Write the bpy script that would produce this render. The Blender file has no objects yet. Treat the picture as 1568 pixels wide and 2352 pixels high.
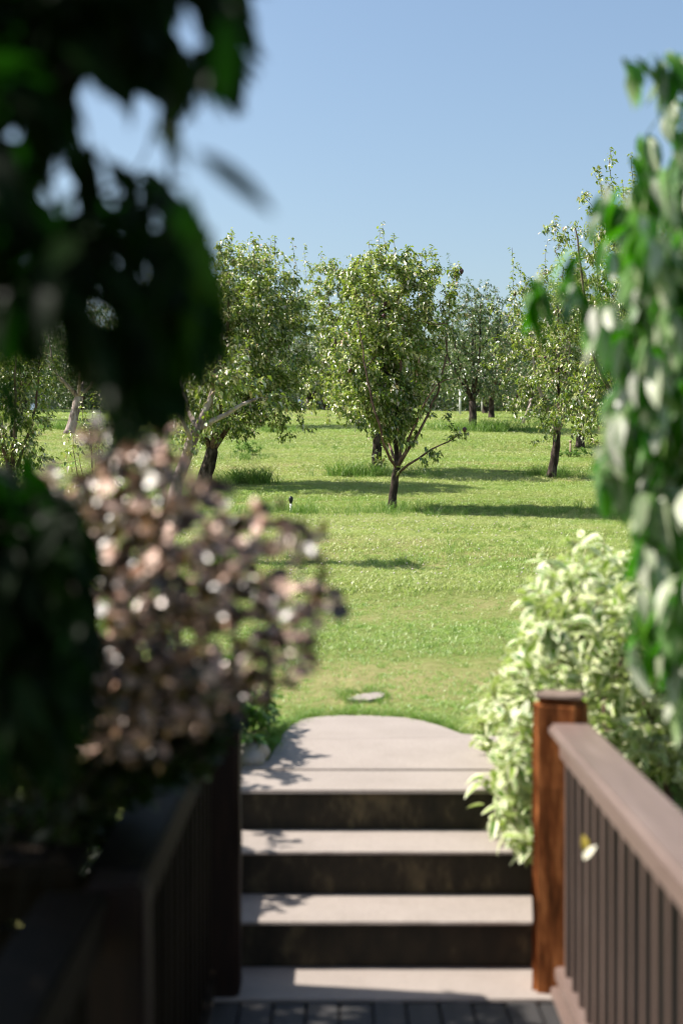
import bpy, math, random
import numpy as np
from mathutils import Matrix, Vector

R = math.radians
SC = bpy.context.scene
COL = SC.collection

# ------------------------------------------------------------------ camera
cam_d = bpy.data.cameras.new('camera')
cam = bpy.data.objects.new('camera', cam_d)
COL.objects.link(cam)
SC.camera = cam
EYE = 1.64
cam.location = (0, 0, EYE)
cam.rotation_euler = (R(90 - 0.46), 0, 0)
cam_d.sensor_fit = 'VERTICAL'
cam_d.sensor_height = 36
cam_d.sensor_width = 24
cam_d.lens = 50
cam_d.clip_start = 0.05
cam_d.clip_end = 9000
cam_d.dof.use_dof = True
cam_d.dof.focus_distance = 20.5
cam_d.dof.aperture_fstop = 1.9
cam_d.dof.aperture_blades = 0

# ------------------------------------------------------------------ world, sun, exposure
SUN_EL, SUN_AZ = 50.0, 97.0          # azimuth measured from +Y towards -X ... see SUNV
az = R(90 - 9)                        # angle from +Y towards -X (slightly beyond the left hand)
SUNV = Vector((-math.sin(az) * math.cos(R(SUN_EL)), math.cos(az) * math.cos(R(SUN_EL)), math.sin(R(SUN_EL))))
w = bpy.data.worlds.new('World')
SC.world = w
w.use_nodes = True
nt = w.node_tree
bg = nt.nodes['Background']
sky = nt.nodes.new('ShaderNodeTexSky')
sky.sky_type = 'NISHITA'
sky.sun_disc = False
sky.sun_elevation = R(SUN_EL)
sky.sun_rotation = -az
sky.altitude = 200
sky.air_density = 1.28
sky.dust_density = 2.0
sky.ozone_density = 2.2
nt.links.new(sky.outputs[0], bg.inputs[0])
bg.inputs[1].default_value = 0.087
sd = bpy.data.lights.new('sun', 'SUN')
sun = bpy.data.objects.new('sun', sd)
COL.objects.link(sun)
sd.energy = 5.0
sd.angle = R(0.53)
sd.color = (1.0, 0.94, 0.86)
sun.rotation_euler = SUNV.to_track_quat('Z', 'Y').to_euler()
vs = SC.view_settings
vs.view_transform = 'Standard'
vs.look = 'None'
vs.gamma = 1
vs.exposure = 0.9
vs.use_curve_mapping = False
SC.cycles.use_denoising = True
SC.cycles.filter_width = 1.1
SC.cycles.max_bounces = 6
SC.cycles.diffuse_bounces = 2
SC.cycles.glossy_bounces = 2
SC.cycles.transmission_bounces = 4
SC.cycles.sample_clamp_indirect = 4
SC.cycles.sample_clamp_direct = 12

rng = np.random.default_rng(7)
random.seed(7)
F = 50 / 36 * 2352.0


def P(x, y, Z):
    """point of the place measured off the photograph (full height 2352) at a distance Z"""
    return np.array([(x - 784) / F * Z, Z, EYE - (y - 1150) / F * Z])


# ------------------------------------------------------------------ materials
def newmat(name):
    m = bpy.data.materials.new(name)
    m.use_nodes = True
    n = m.node_tree
    return m, n, n.nodes['Principled BSDF'], n.nodes['Material Output']


def ramp(n, stops, src=None, interp='LINEAR'):
    r = n.nodes.new('ShaderNodeValToRGB')
    e = r.color_ramp.elements
    r.color_ramp.interpolation = interp
    while len(e) < len(stops):
        e.new(0.5)
    for i, (p, c) in enumerate(stops):
        e[i].position = p
        e[i].color = (*c, 1)
    if src is not None:
        n.links.new(src, r.inputs[0])
    return r.outputs[0]


def noise(n, scale, detail=3, rough=0.6, coord='Object', stretch=None):
    t = n.nodes.new('ShaderNodeTexNoise')
    t.inputs['Scale'].default_value = scale
    t.inputs['Detail'].default_value = detail
    t.inputs['Roughness'].default_value = rough
    if coord == 'World':
        g = n.nodes.new('ShaderNodeNewGeometry')
        src = g.outputs['Position']
    else:
        g = n.nodes.new('ShaderNodeTexCoord')
        src = g.outputs[coord]
    if stretch:
        mp = n.nodes.new('ShaderNodeMapping')
        mp.inputs['Scale'].default_value = stretch
        n.links.new(src, mp.inputs[0])
        src = mp.outputs[0]
    n.links.new(src, t.inputs['Vector'])
    return t.outputs['Fac']


def mix(n, a, b, fac, mode='MIX'):
    m = n.nodes.new('ShaderNodeMix')
    m.data_type = 'RGBA'
    m.blend_type = mode
    for s, v in ((6, a), (7, b)):
        if isinstance(v, tuple):
            m.inputs[s].default_value = (*v, 1)
        else:
            n.links.new(v, m.inputs[s])
    if isinstance(fac, (int, float)):
        m.inputs[0].default_value = fac
    else:
        n.links.new(fac, m.inputs[0])
    return m.outputs[2]


def bump(n, b, h, strength, dist=0.01):
    u = n.nodes.new('ShaderNodeBump')
    u.inputs['Strength'].default_value = strength
    u.inputs['Distance'].default_value = dist
    n.links.new(h, u.inputs['Height'])
    n.links.new(u.outputs[0], b.inputs['Normal'])


def leaf_mat(name, stops, rough=0.38, trans=0.3, tcol=(0.12, 0.3, 0.01), edge=None, spec=0.5, tmul=None):
    """leaf material: colour by the leaf's own random value, thin translucency, cream margin if asked"""
    m, n, b, out = newmat(name)
    at = n.nodes.new('ShaderNodeAttribute')
    at.attribute_name = 'rnd'
    c = ramp(n, stops, at.outputs['Fac'])
    if edge:
        ae = n.nodes.new('ShaderNodeAttribute')
        ae.attribute_name = 'edge'
        ne = noise(n, 60, 2, coord='World')
        ad = n.nodes.new('ShaderNodeMath')
        ad.operation = 'ADD'
        n.links.new(ae.outputs['Fac'], ad.inputs[0])
        n.links.new(ne, ad.inputs[1])
        k = ramp(n, [(0.0, (0, 0, 0)), (edge[1], (0, 0, 0)), (min(edge[1] + 0.12, 0.98), (1, 1, 1)), (1.0, (1, 1, 1))], None)
        rr = k.node
        sb = n.nodes.new('ShaderNodeMath')
        sb.operation = 'SUBTRACT'
        n.links.new(ad.outputs[0], sb.inputs[0])
        sb.inputs[1].default_value = 0.25
        n.links.new(sb.outputs[0], rr.inputs[0])
        c = mix(n, c, edge[0], k)
    n.links.new(c, b.inputs['Base Color'])
    b.inputs['Roughness'].default_value = rough
    b.inputs['Specular IOR Level'].default_value = spec
    if trans:
        t = n.nodes.new('ShaderNodeBsdfTranslucent')
        tc = mix(n, c, tcol, 0.65)
        n.links.new(tc, t.inputs['Color'])
        mx = n.nodes.new('ShaderNodeMixShader')
        mx.inputs[0].default_value = trans
        n.links.new(b.outputs[0], mx.inputs[1])
        n.links.new(t.outputs[0], mx.inputs[2])
        n.links.new(mx.outputs[0], out.inputs[0])
    return m


M = {}
M['pear_leaf'] = leaf_mat('pear_leaf', [(0, (.010, .03, .004)), (.28, (.035, .09, .010)), (.5, (.15, .26, .035)), (.75, (.42, .48, .13)), (.88, (.76, .70, .48)), (.97, (.85, .75, .60)), (1, (.42, .20, .12))],
                          rough=.36, trans=.28, tcol=(.46, .62, .04), spec=1.0)  # pale stops paint sun glints, dark stops the shaded leaves
M['far_leaf'] = leaf_mat('far_leaf', [(0, (.018, .05, .014)), (.5, (.08, .15, .04)), (.8, (.27, .34, .13)), (.93, (.55, .52, .36)), (1, (.45, .30, .2))], rough=.36, trans=.25, tcol=(.2, .36, .06), spec=1.0)
M['shade_toned_leaf'] = leaf_mat('shade_toned_leaf', [(0, (.003, .008, .002)), (.6, (.007, .018, .003)), (.8,(.008,.024,.003)), (.92, (.03, .08, .006)), (1, (.07, .18, .01))], rough=.5, trans=.24, tcol=(.014, .10, .002), spec=.07)  # leaf green lowered to near black to carry the deep shade
M['vine_leaf'] = leaf_mat('vine_leaf', [(0, (.010, .055, .002)), (.4, (.03, .12, .003)), (.52, (.09, .22, .010)), (.60, (.42, .48, .28)), (1, (.74, .73, .64))],
                          rough=.36, trans=.36, tcol=(.10, .48, .004), spec=.35)  # pale upper stops paint sky and sun sheen on the leaves
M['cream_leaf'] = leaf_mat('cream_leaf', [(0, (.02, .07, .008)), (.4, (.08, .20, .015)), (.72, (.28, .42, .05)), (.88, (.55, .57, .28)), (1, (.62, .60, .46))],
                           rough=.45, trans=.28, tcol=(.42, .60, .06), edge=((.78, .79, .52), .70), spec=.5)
M['shade_cream'] = leaf_mat('shade_cream_leaf', [(0, (.010, .035, .005)), (.6, (.03, .08, .012)), (.85, (.10, .20, .03)), (1, (.6, .6, .42))], rough=.45, trans=.25, tcol=(.1, .3, .02), edge=((.62, .62, .46), .72), spec=.4)  # darker copy of the cream leaf for the shrub's shaded part
M['shade_toned_shrub'] = leaf_mat('shade_toned_shrub', [(0, (.004, .010, .002)), (.5, (.009, .016, .004)), (.85, (.03, .03, .01)), (1, (.12, .14, .04))], rough=.5, trans=.2, tcol=(.06, .2, .01), spec=.35)  # leaf colour sunk towards black in place of deep shade
M['red_leaf'] = leaf_mat('red_leaf', [(0, (.020, .009, .004)), (.25, (.06, .028, .010)), (.38, (.12, .10, .018)), (.46, (.24, .12, .07)), (.58, (.58, .33, .23)), (1, (.80, .57, .46))],
                         rough=.38, trans=.10, tcol=(.30, .22, .02), spec=.8)  # pale pink stops paint sunlit gloss, darkest stops the shade between
M['weed_leaf'] = leaf_mat('weed_leaf', [(0, (.04, .11, .015)), (.6, (.09, .20, .03)), (1, (.24, .30, .10))], rough=.5, trans=.3, tcol=(.2, .42, .04), spec=.3)


def bark_mat(name, dark, mid, light, scale=14):
    m, n, b, o = newmat(name)
    f = noise(n, scale, 5, .7, 'Object', (1, 1, .35))
    c = ramp(n, [(.32, dark), (.48, mid), (.66, light)], f)
    n.links.new(c, b.inputs['Base Color'])
    b.inputs['Roughness'].default_value = .85
    b.inputs['Specular IOR Level'].default_value = .12
    bump(n, b, f, .9, .02)
    return m


M['bark'] = bark_mat('bark', (.012, .009, .007), (.045, .033, .026), (.15, .115, .10))
M['pale_bark'] = bark_mat('pale_bark', (.09, .065, .055), (.34, .27, .24), (.55, .47, .43), 10)
M['red_twig'] = bark_mat('red_twig', (.05, .028, .022), (.13, .08, .065), (.28, .19, .165), 20)
M['dark_bark'] = bark_mat('dark_bark', (.004, .003, .002), (.010, .008, .006), (.02, .016, .012))


def concrete(name, base, dark, amt=.5):
    m, n, b, o = newmat(name)
    f1 = noise(n, 3.0, 5, .65, 'World')
    f2 = noise(n, 90, 3, .6, 'World')
    c = mix(n, ramp(n, [(.38, dark), (.56, base)], f1), ramp(n, [(.35, tuple(v * .78 for v in base)), (.6, tuple(min(1, v * 1.08) for v in base))], f2), amt)
    n.links.new(c, b.inputs['Base Color'])
    b.inputs['Roughness'].default_value = .9
    bump(n, b, f2, .35, .004)
    return m


M['tread'] = concrete('tread_concrete', (.315, .270, .238), (.245, .208, .18), .6)


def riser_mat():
    m, n, b, o = newmat('shaded_riser_concrete')
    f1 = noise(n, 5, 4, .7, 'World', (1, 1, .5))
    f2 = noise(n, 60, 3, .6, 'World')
    c = ramp(n, [(.40, (.012, .010, .005)), (.54, (.026, .020, .010)), (.68, (.10, .078, .04))], f1)  # stained concrete, darkened further to stand for shade
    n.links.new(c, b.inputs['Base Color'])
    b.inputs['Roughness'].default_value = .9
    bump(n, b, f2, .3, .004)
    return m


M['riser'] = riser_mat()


def wood(name, dark, mid, light, rough=.6, scale=6, stretch=(6, 6, .6), spec=.3):
    m, n, b, o = newmat(name)
    f = noise(n, scale, 6, .65, 'Object', stretch)
    c = ramp(n, [(.3, dark), (.5, mid), (.68, light)], f)
    n.links.new(c, b.inputs['Base Color'])
    b.inputs['Roughness'].default_value = rough
    b.inputs['Specular IOR Level'].default_value = spec
    bump(n, b, f, .25, .004)
    return m


M['post'] = wood('stained_post', (.03, .012, .005), (.19, .062, .020), (.42, .16, .055), .95, 5, (5, 5, .9), .05)
M['end_grain'] = wood('weathered_end_grain', (.12, .085, .065), (.18, .13, .10), (.24, .18, .15), .8, 20, (1, 1, 1))
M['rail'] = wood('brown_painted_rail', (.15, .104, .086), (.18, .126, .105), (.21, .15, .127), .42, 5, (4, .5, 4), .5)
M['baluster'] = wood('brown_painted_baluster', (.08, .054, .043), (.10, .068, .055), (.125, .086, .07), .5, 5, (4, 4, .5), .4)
M['shade_rail'] = wood('shade_brown_rail', (.006, .0045, .003), (.010, .007, .0045), (.016, .011, .007), .7, 5, (4, 4, .5), .08)  # rail brown darkened to carry the shade on the left side
M['shade_post'] = wood('shade_brown_post', (.010, .004, .002), (.016, .006, .003), (.025, .010, .005), .7, 5, (5, 5, .9))  # post brown darkened likewise, shade put into the colour
M['deck'] = wood('deck_board', (.028, .027, .027), (.04, .038, .037), (.055, .05, .05), .7, 5, (5, .5, 5))
M['stone'] = concrete('stone', (.40, .36, .33), (.30, .27, .24))


def simple(name, c, rough=.6, spec=.4):
    m, n, b, o = newmat(name)
    f = noise(n, 30, 3)
    n.links.new(ramp(n, [(.35, tuple(v * .8 for v in c)), (.65, c)], f), b.inputs['Base Color'])
    b.inputs['Roughness'].default_value = rough
    b.inputs['Specular IOR Level'].default_value = spec
    return m


M['pear'] = simple('dark_pear_skin', (.07, .022, .028), .35, .5)
M['white_pipe'] = simple('white_pipe', (.75, .75, .72), .5)
M['black_plastic'] = simple('black_plastic', (.015, .015, .016), .4)
M['stake_wood'] = simple('old_stake_wood', (.38, .28, .2), .8)
M['clover'] = simple('clover_flower', (.72, .62, .58), .7)
M['yellow_leaf'] = simple('yellow_leaf_skin', (.65, .5, .08), .5)
M['pale_leaf'] = simple('pale_leaf_skin', (.75, .72, .55), .5)


def grass_mats():
    # soil and thatch under the blades
    m, n, b, o = newmat('lawn_soil')
    f = noise(n, .45, 4, .6, 'World', (.5, 1.6, 1))
    f2 = noise(n, 22, 4, .7, 'World')
    c = ramp(n, [(.35, (.12, .17, .03)), (.5, (.20, .23, .06)), (.66, (.34, .29, .13))], f)
    c = mix(n, c, ramp(n, [(.35, (.03, .04, .01)), (.65, (.2, .2, .09))], f2), .45)
    n.links.new(c, b.inputs['Base Color'])
    b.inputs['Roughness'].default_value = .95
    b.inputs['Specular IOR Level'].default_value = .1
    M['soil'] = m
    # the blades
    m, n, b, o = newmat('grass_blade')
    f = noise(n, .4, 4, .62, 'World', (.45, 1.6, 1))
    f2 = noise(n, 5, 3, .6, 'World', (.8, 1.5, 1))
    f3 = noise(n, 70, 2, .6, 'World')
    a = ramp(n, [(.36, (.14, .34, .035)), (.56, (.52, .50, .22)), (.68, (.66, .56, .36))], f)
    g = ramp(n, [(.36, (.16, .38, .05)), (.5, (.42, .50, .13)), (.64, (.66, .60, .30))], f2)
    c = mix(n, a, g, .45)
    h = ramp(n, [(.34, (.07, .20, .02)), (.48, (.34, .46, .11)), (.6, (.62, .61, .27)), (.72, (.78, .72, .46))], f3)
    c = mix(n, c, h, .38)
    gp = n.nodes.new('ShaderNodeNewGeometry')
    sx = n.nodes.new('ShaderNodeSeparateXYZ')
    n.links.new(gp.outputs['Position'], sx.inputs[0])
    mr = n.nodes.new('ShaderNodeMapRange')
    mr.inputs[1].default_value = 8.6; mr.inputs[2].default_value = 12.5; mr.inputs[3].default_value = .62; mr.inputs[4].default_value = 0
    n.links.new(sx.outputs[1], mr.inputs[0])
    c = mix(n, c, ramp(n, [(.35, (.09, .30, .03)), (.6, (.26, .50, .10)), (.75, (.60, .70, .34))], f3), mr.outputs[0])
    n.links.new(c, b.inputs['Base Color'])
    b.inputs['Roughness'].default_value = .38
    b.inputs['Specular IOR Level'].default_value = .55
    t = n.nodes.new('ShaderNodeBsdfTranslucent')
    n.links.new(mix(n, c, (.42, .64, .08), .5), t.inputs['Color'])
    mx = n.nodes.new('ShaderNodeMixShader')
    mx.inputs[0].default_value = .35
    n.links.new(b.outputs[0], mx.inputs[1])
    n.links.new(t.outputs[0], mx.inputs[2])
    n.links.new(mx.outputs[0], o.inputs[0])
    M['grass'] = m
    # long unmown grass: greener
    m, n, b, o = newmat('long_grass_blade')
    f3 = noise(n, 25, 2, .6, 'World')
    c = ramp(n, [(.3, (.06, .16, .02)), (.5, (.15, .28, .04)), (.65, (.3, .38, .09)), (.78, (.6, .54, .3))], f3)
    n.links.new(c, b.inputs['Base Color'])
    b.inputs['Roughness'].default_value = .5
    t = n.nodes.new('ShaderNodeBsdfTranslucent')
    n.links.new(mix(n, c, (.15, .36, .02), .5), t.inputs['Color'])
    mx = n.nodes.new('ShaderNodeMixShader')
    mx.inputs[0].default_value = .35
    n.links.new(b.outputs[0], mx.inputs[1])
    n.links.new(t.outputs[0], mx.inputs[2])
    n.links.new(mx.outputs[0], o.inputs[0])
    M['long_grass'] = m


grass_mats()
m, n, b, o = newmat('haze_tinted_hill')
n.links.new(ramp(n, [(.35, (.10, .15, .19)), (.65, (.16, .21, .25))], noise(n, .004, 5, .6, 'World')), b.inputs['Base Color'])  # blue haze of distance painted into the forest colour
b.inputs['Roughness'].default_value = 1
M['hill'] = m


# ------------------------------------------------------------------ object helpers
def tag(o, label=None, cat=None, group=None, kind=None):
    if label: o['label'] = label
    if cat: o['category'] = cat
    if group: o['group'] = group
    if kind: o['kind'] = kind
    return o


def empty(name, loc, label=None, cat=None, group=None, rz=0):
    o = bpy.data.objects.new(name, None)
    COL.objects.link(o)
    o.location = loc
    o.rotation_euler = (0, 0, rz)
    o.empty_display_size = .1
    return tag(o, label, cat, group)


def npmesh(name, V, polys, mat, attrs=None, smooth=False):
    """V (n,3); polys list of (m,k) int arrays"""
    me = bpy.data.meshes.new(name)
    V = np.asarray(V, dtype=np.float32)
    me.vertices.add(len(V))
    me.vertices.foreach_set('co', V.ravel())
    idx, starts, s = [], [], 0
    for p in polys:
        p = np.asarray(p, dtype=np.int32)
        if len(p) == 0: continue
        k = p.shape[1]
        idx.append(p.ravel())
        starts.append(s + np.arange(len(p), dtype=np.int32) * k)
        s += p.size
    idx = np.concatenate(idx)
    starts = np.concatenate(starts)
    me.loops.add(len(idx))
    me.loops.foreach_set('vertex_index', idx)
    me.polygons.add(len(starts))
    me.polygons.foreach_set('loop_start', starts)
    me.update(calc_edges=True)
    if smooth:
        me.polygons.foreach_set('use_smooth', np.ones(len(starts), dtype=bool))
    if attrs:
        for k, v in attrs.items():
            a = me.attributes.new(k, 'FLOAT', 'POINT')
            a.data.foreach_set('value', np.asarray(v, dtype=np.float32))
    me.materials.append(mat)
    return me


def link(name, me, parent=None, loc=None):
    o = bpy.data.objects.new(name, me)
    COL.objects.link(o)
    if parent: o.parent = parent
    if loc is not None: o.location = loc
    return o


class MB:
    """collects boxes, tubes and prisms into one mesh"""
    def __init__(s):
        s.v, s.q, s.t, s.n = [], [], [], 0

    def add(s, v, quads=None, tris=None):
        v = np.asarray(v, float).reshape(-1, 3)
        if quads is not None and len(quads): s.q.append(np.asarray(quads) + s.n)
        if tris is not None and len(tris): s.t.append(np.asarray(tris) + s.n)
        s.v.append(v)
        s.n += len(v)

    def tube(s, pts, rad, k=6, cap=True, wob=0, seed=0):
        pts = np.asarray(pts, float)
        rad = np.broadcast_to(np.asarray(rad, float), (len(pts),))
        tg = np.gradient(pts, axis=0)
        tg /= np.linalg.norm(tg, axis=1, keepdims=True) + 1e-9
        ref = np.array([0.3, 0.9, 0.1])
        vs_, prev = [], None
        r_ = np.random.default_rng(seed)
        an = np.linspace(0, 2 * np.pi, k, endpoint=False)
        for i in range(len(pts)):
            u = np.cross(tg[i], ref if prev is None else prev)
            if np.linalg.norm(u) < 1e-4: u = np.cross(tg[i], [1, 0, 0])
            u /= np.linalg.norm(u)
            v = np.cross(tg[i], u)
            prev = -v if prev is None else np.cross(u, tg[i])
            rr = rad[i] * (1 + (r_.uniform(-wob, wob, k) if wob else 0))
            vs_.append(pts[i] + np.outer(np.cos(an) * rr, u) + np.outer(np.sin(an) * rr, v))
        V = np.concatenate(vs_)
        q = []
        for i in range(len(pts) - 1):
            for j in range(k):
                q.append((i * k + j, i * k + (j + 1) % k, (i + 1) * k + (j + 1) % k, (i + 1) * k + j))
        t = []
        if cap:
            V = np.concatenate([V, pts[-1:], pts[:1]])
            e = (len(pts) - 1) * k
            for j in range(k):
                t.append((e + j, e + (j + 1) % k, len(V) - 2))
                t.append(((j + 1) % k, j, len(V) - 1))
        s.add(V, q, t)

    def mesh(s, name, mat, smooth=False):
        return npmesh(name, np.concatenate(s.v), [np.concatenate(x) for x in (s.q, s.t) if x], mat, None, smooth)


def bevel_box(name, size, mat, bev=.006, jitter=0, parent=None, loc=(0, 0, 0), rot=None, segs=2, cuts=0):
    import bmesh
    bm = bmesh.new()
    bmesh.ops.create_cube(bm, size=1)
    bmesh.ops.scale(bm, vec=size, verts=bm.verts)
    if cuts:
        bmesh.ops.subdivide_edges(bm, edges=[e for e in bm.edges if e.calc_length() > max(size) * .9], cuts=cuts)
    bmesh.ops.bevel(bm, geom=[e for e in bm.edges if len(e.link_faces) == 2 and e.calc_face_angle(0) > .5], offset=bev, segments=segs, affect='EDGES')
    if jitter:
        for v in bm.verts:
            v.co += Vector((random.uniform(-1, 1), random.uniform(-1, 1), random.uniform(-1, 1))) * jitter
    me = bpy.data.meshes.new(name)
    bm.to_mesh(me)
    bm.free()
    me.materials.append(mat)
    for p in me.polygons: p.use_smooth = False
    o = link(name, me, parent, loc)
    if rot: o.rotation_euler = rot
    return o


# ------------------------------------------------------------------ terrain
_zs = np.array([-30, 0, 3, 4.6, 5.66, 6.2, 6.6, 7.7, 10, 14, 20, 26.7, 40, 60, 80, 110, 150, 400, 9000.])
_hs = np.array([-.5, -.45, -.40, -.26, .18, .39, .45, .47, .66, 1.02, 1.49, 2.13, 3.66, 5.36, 6.58, 7.4, 7.0, -8, -40.])


def ground(x, y):
    """height of the ground"""
    x = np.asarray(x, float); y = np.asarray(y, float)
    z = np.interp(y, _zs, _hs)
    fade = np.clip((y - 8) / 4, 0, 1) * np.clip((200 - y) / 60, 0, 1)
    z = z + fade * (.035 * np.sin(y * 2.1 + .35 * x + np.sin(x * .6)) * np.exp(-((y - 11) / 7) ** 2) + .03 * np.sin(y * .9 + .25 * x) + .04 * np.sin(x * .5 + 1.3))
    bank = np.clip((np.abs(x - .15) - .62) / .35, 0, 1) * np.clip((y - 3.6) / 1.5, 0, 1) * np.clip((8.2 - y) / 1.5, 0, 1)
    return z + bank * .14


def build_ground():
    ys = np.concatenate([np.arange(-12, 4, .8), np.arange(4, 8.4, .11), np.arange(8.4, 30, .18), np.arange(30, 110, .9), np.geomspace(110, 6500, 40)])
    nx = 170
    u = np.linspace(-1, 1, nx)
    X, Y = [], []
    for y in ys:
        half = 5 + max(y, 0) * .75 if y < 300 else 5 + y * 1.2
        X.append(np.sign(u) * np.abs(u) ** 1.6 * half)
        Y.append(np.full(nx, y))
    X = np.array(X); Y = np.array(Y)
    Z = ground(X, Y)
    # small relief
    Z = Z + (Y > 7.8) * (Y < 60) * rng.normal(0, .004, Z.shape)
    V = np.stack([X, Y, Z], -1).reshape(-1, 3)
    i = np.arange(len(ys) - 1)[:, None] * nx + np.arange(nx - 1)[None]
    q = np.stack([i, i + 1, i + nx + 1, i + nx], -1).reshape(-1, 4)
    o = link('ground', npmesh('ground', V, [q], M['soil'], None, True))
    tag(o, kind='structure')


build_ground()


def build_hill():
    xs = np.linspace(-3500, 3500, 120)
    rows = []
    for k, (d, f) in enumerate([(3200, 0), (3500, .45), (3900, .85), (4200, 1.0), (4800, .7), (5400, 0)]):
        h = 370 + 60 * np.sin(xs / 640 + .5) + 30 * np.sin(xs / 240) + 12 * np.sin(xs / 90)
        rows.append(np.stack([xs, np.full_like(xs, d) + 60 * np.sin(xs / 300), -40 + h * f + rng.normal(0, 4, len(xs))], -1))
    V = np.concatenate(rows)
    nx = len(xs)
    i = np.arange(5)[:, None] * nx + np.arange(nx - 1)[None]
    q = np.stack([i, i + 1, i + nx + 1, i + nx], -1).reshape(-1, 4)
    tag(link('hills', npmesh('hills', V, [q], M['hill'], None, True)), kind='structure')


build_hill()

# ------------------------------------------------------------------ grass (stuff, instanced tufts)


def tuft_mesh(name, nb, spread, hmin, hmax, wd, lean, mat, seed, segs=2):
    r = np.random.default_rng(seed)
    V, Q, T = [], [], []
    n_ = 0
    for _ in range(nb):
        a = r.uniform(0, 2 * np.pi); d = spread * math.sqrt(r.uniform())
        p = np.array([math.cos(a) * d, math.sin(a) * d, -.01])
        la = r.uniform(0, 2 * np.pi)
        ln = np.array([math.cos(la), math.sin(la), 0]) * lean * r.uniform(.3, 1.3)
        wa = r.uniform(0, 2 * np.pi)
        wv = np.array([math.cos(wa), math.sin(wa), 0]) * wd * .5
        h = r.uniform(hmin, hmax)
        pts = []
        for k in range(segs):
            t = k / segs
            c = p + np.array([0, 0, h * t]) + ln * h * t * t
            ww = wv * (1 - .35 * t)
            pts += [c - ww, c + ww]
        c = p + np.array([0, 0, h * (1 - .15 * lean)]) + ln * h
        pts.append(c)
        V += pts
        for k in range(segs - 1):
            Q.append((n_ + 2 * k, n_ + 2 * k + 1, n_ + 2 * k + 3, n_ + 2 * k + 2))
        T.append((n_ + 2 * segs - 2, n_ + 2 * segs - 1, n_ + 2 * segs))
        n_ += len(pts)
    me = npmesh(name, V, [np.array(Q).reshape(-1, 4), np.array(T)], mat)
    return bpy.data.objects.new(name, me)      # source geometry, never linked to the scene


def scatter(name, pts, scale, sources, label):
    """one stuff object: tufts of grass instanced on a cloud of points"""
    me = bpy.data.meshes.new(name)
    me.vertices.add(len(pts))
    me.vertices.foreach_set('co', np.asarray(pts, np.float32).ravel())
    for k, v in (('sc', scale), ('rz', rng.uniform(0, 6.28, len(pts)))):
        a = me.attributes.new(k, 'FLOAT', 'POINT')
        a.data.foreach_set('value', np.asarray(v, np.float32))
    me.materials.append(sources[0].data.materials[0])
    o = link(name, me)
    ng = bpy.data.node_groups.new(name, 'GeometryNodeTree')
    ng.interface.new_socket('Geometry', in_out='INPUT', socket_type='NodeSocketGeometry')
    ng.interface.new_socket('Geometry', in_out='OUTPUT', socket_type='NodeSocketGeometry')
    N = ng.nodes
    gi, go = N.new('NodeGroupInput'), N.new('NodeGroupOutput')
    j = N.new('GeometryNodeJoinGeometry')
    for s in sources:
        oi = N.new('GeometryNodeObjectInfo')
        oi.inputs['Object'].default_value = s
        oi.inputs['As Instance'].default_value = True
        ng.links.new(oi.outputs['Geometry'], j.inputs[0])
    ip = N.new('GeometryNodeInstanceOnPoints')
    ip.inputs['Pick Instance'].default_value = True
    ng.links.new(gi.outputs[0], ip.inputs['Points'])
    ng.links.new(j.outputs[0], ip.inputs['Instance'])
    at = N.new('GeometryNodeInputNamedAttribute'); at.data_type = 'FLOAT'; at.inputs[0].default_value = 'sc'
    ng.links.new(at.outputs[0], ip.inputs['Scale'])
    ar = N.new('GeometryNodeInputNamedAttribute'); ar.data_type = 'FLOAT'; ar.inputs[0].default_value = 'rz'
    cx = N.new('ShaderNodeCombineXYZ')
    ng.links.new(ar.outputs[0], cx.inputs[2])
    er = N.new('FunctionNodeEulerToRotation')
    ng.links.new(cx.outputs[0], er.inputs[0])
    ng.links.new(er.outputs[0], ip.inputs['Rotation'])
    ng.links.new(ip.outputs[0], go.inputs[0])
    md = o.modifiers.new('scatter', 'NODES')
    md.node_group = ng
    return tag(o, label, 'grass', kind='stuff')


# outline of the landing in front of the steps (world x, y), grass stays off it
LAND = [(-.46, 5.69), (.78, 5.69), (.78, 7.0), (.60, 7.05), (.49, 7.36), (.36, 7.62), (.04, 7.70), (-.20, 7.60), (-.29, 7.04), (-.31, 6.25), (-.46, 6.0)]


def inpoly(x, y, poly):
    x = np.asarray(x); y = np.asarray(y)
    c = np.zeros(x.shape, bool)
    j = len(poly) - 1
    for i in range(len(poly)):
        xi, yi = poly[i]; xj, yj = poly[j]
        c ^= ((yi > y) != (yj > y)) & (x < (xj - xi) * (y - yi) / (yj - yi + 1e-12) + xi)
        j = i
    return c


def fbm(x, y, s, seed=0):
    """cheap smooth noise in -1..1"""
    r = np.random.default_rng(seed)
    o_ = np.zeros_like(x)
    for k in range(6):
        a, b_, c_ = r.normal(0, 1, 2).tolist() + [r.uniform(0, 6.28)]
        o_ += np.sin(s * (1.5 ** k) * (a * x + b_ * y * 1.8) + c_) / (1.3 ** k)
    return o_ / 3


STEP_STONE = [(.03, 8.05), (.09, 8.17), (.15, 8.24), (.23, 8.28), (.25, 8.20), (.225, 8.09), (.14, 8.02)]


def lawn(y0, y1, dens, margin):
    A = (y1 - y0) * ((y0 + y1) * .24 + 2 * margin)
    n_ = int(A * dens)
    y = rng.uniform(y0, y1, int(n_ * 2.2))
    x = rng.uniform(-1, 1, len(y)) * (.24 * y1 + margin)
    k = np.abs(x) < .245 * y + margin
    x, y = x[k][:n_], y[k][:n_]
    k = ~inpoly(x, y, LAND) & ~((y < 6.1) & (x > -.55) & (x < .85)) & ~inpoly(x, y, STEP_STONE)
    return x[k], y[k]


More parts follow.
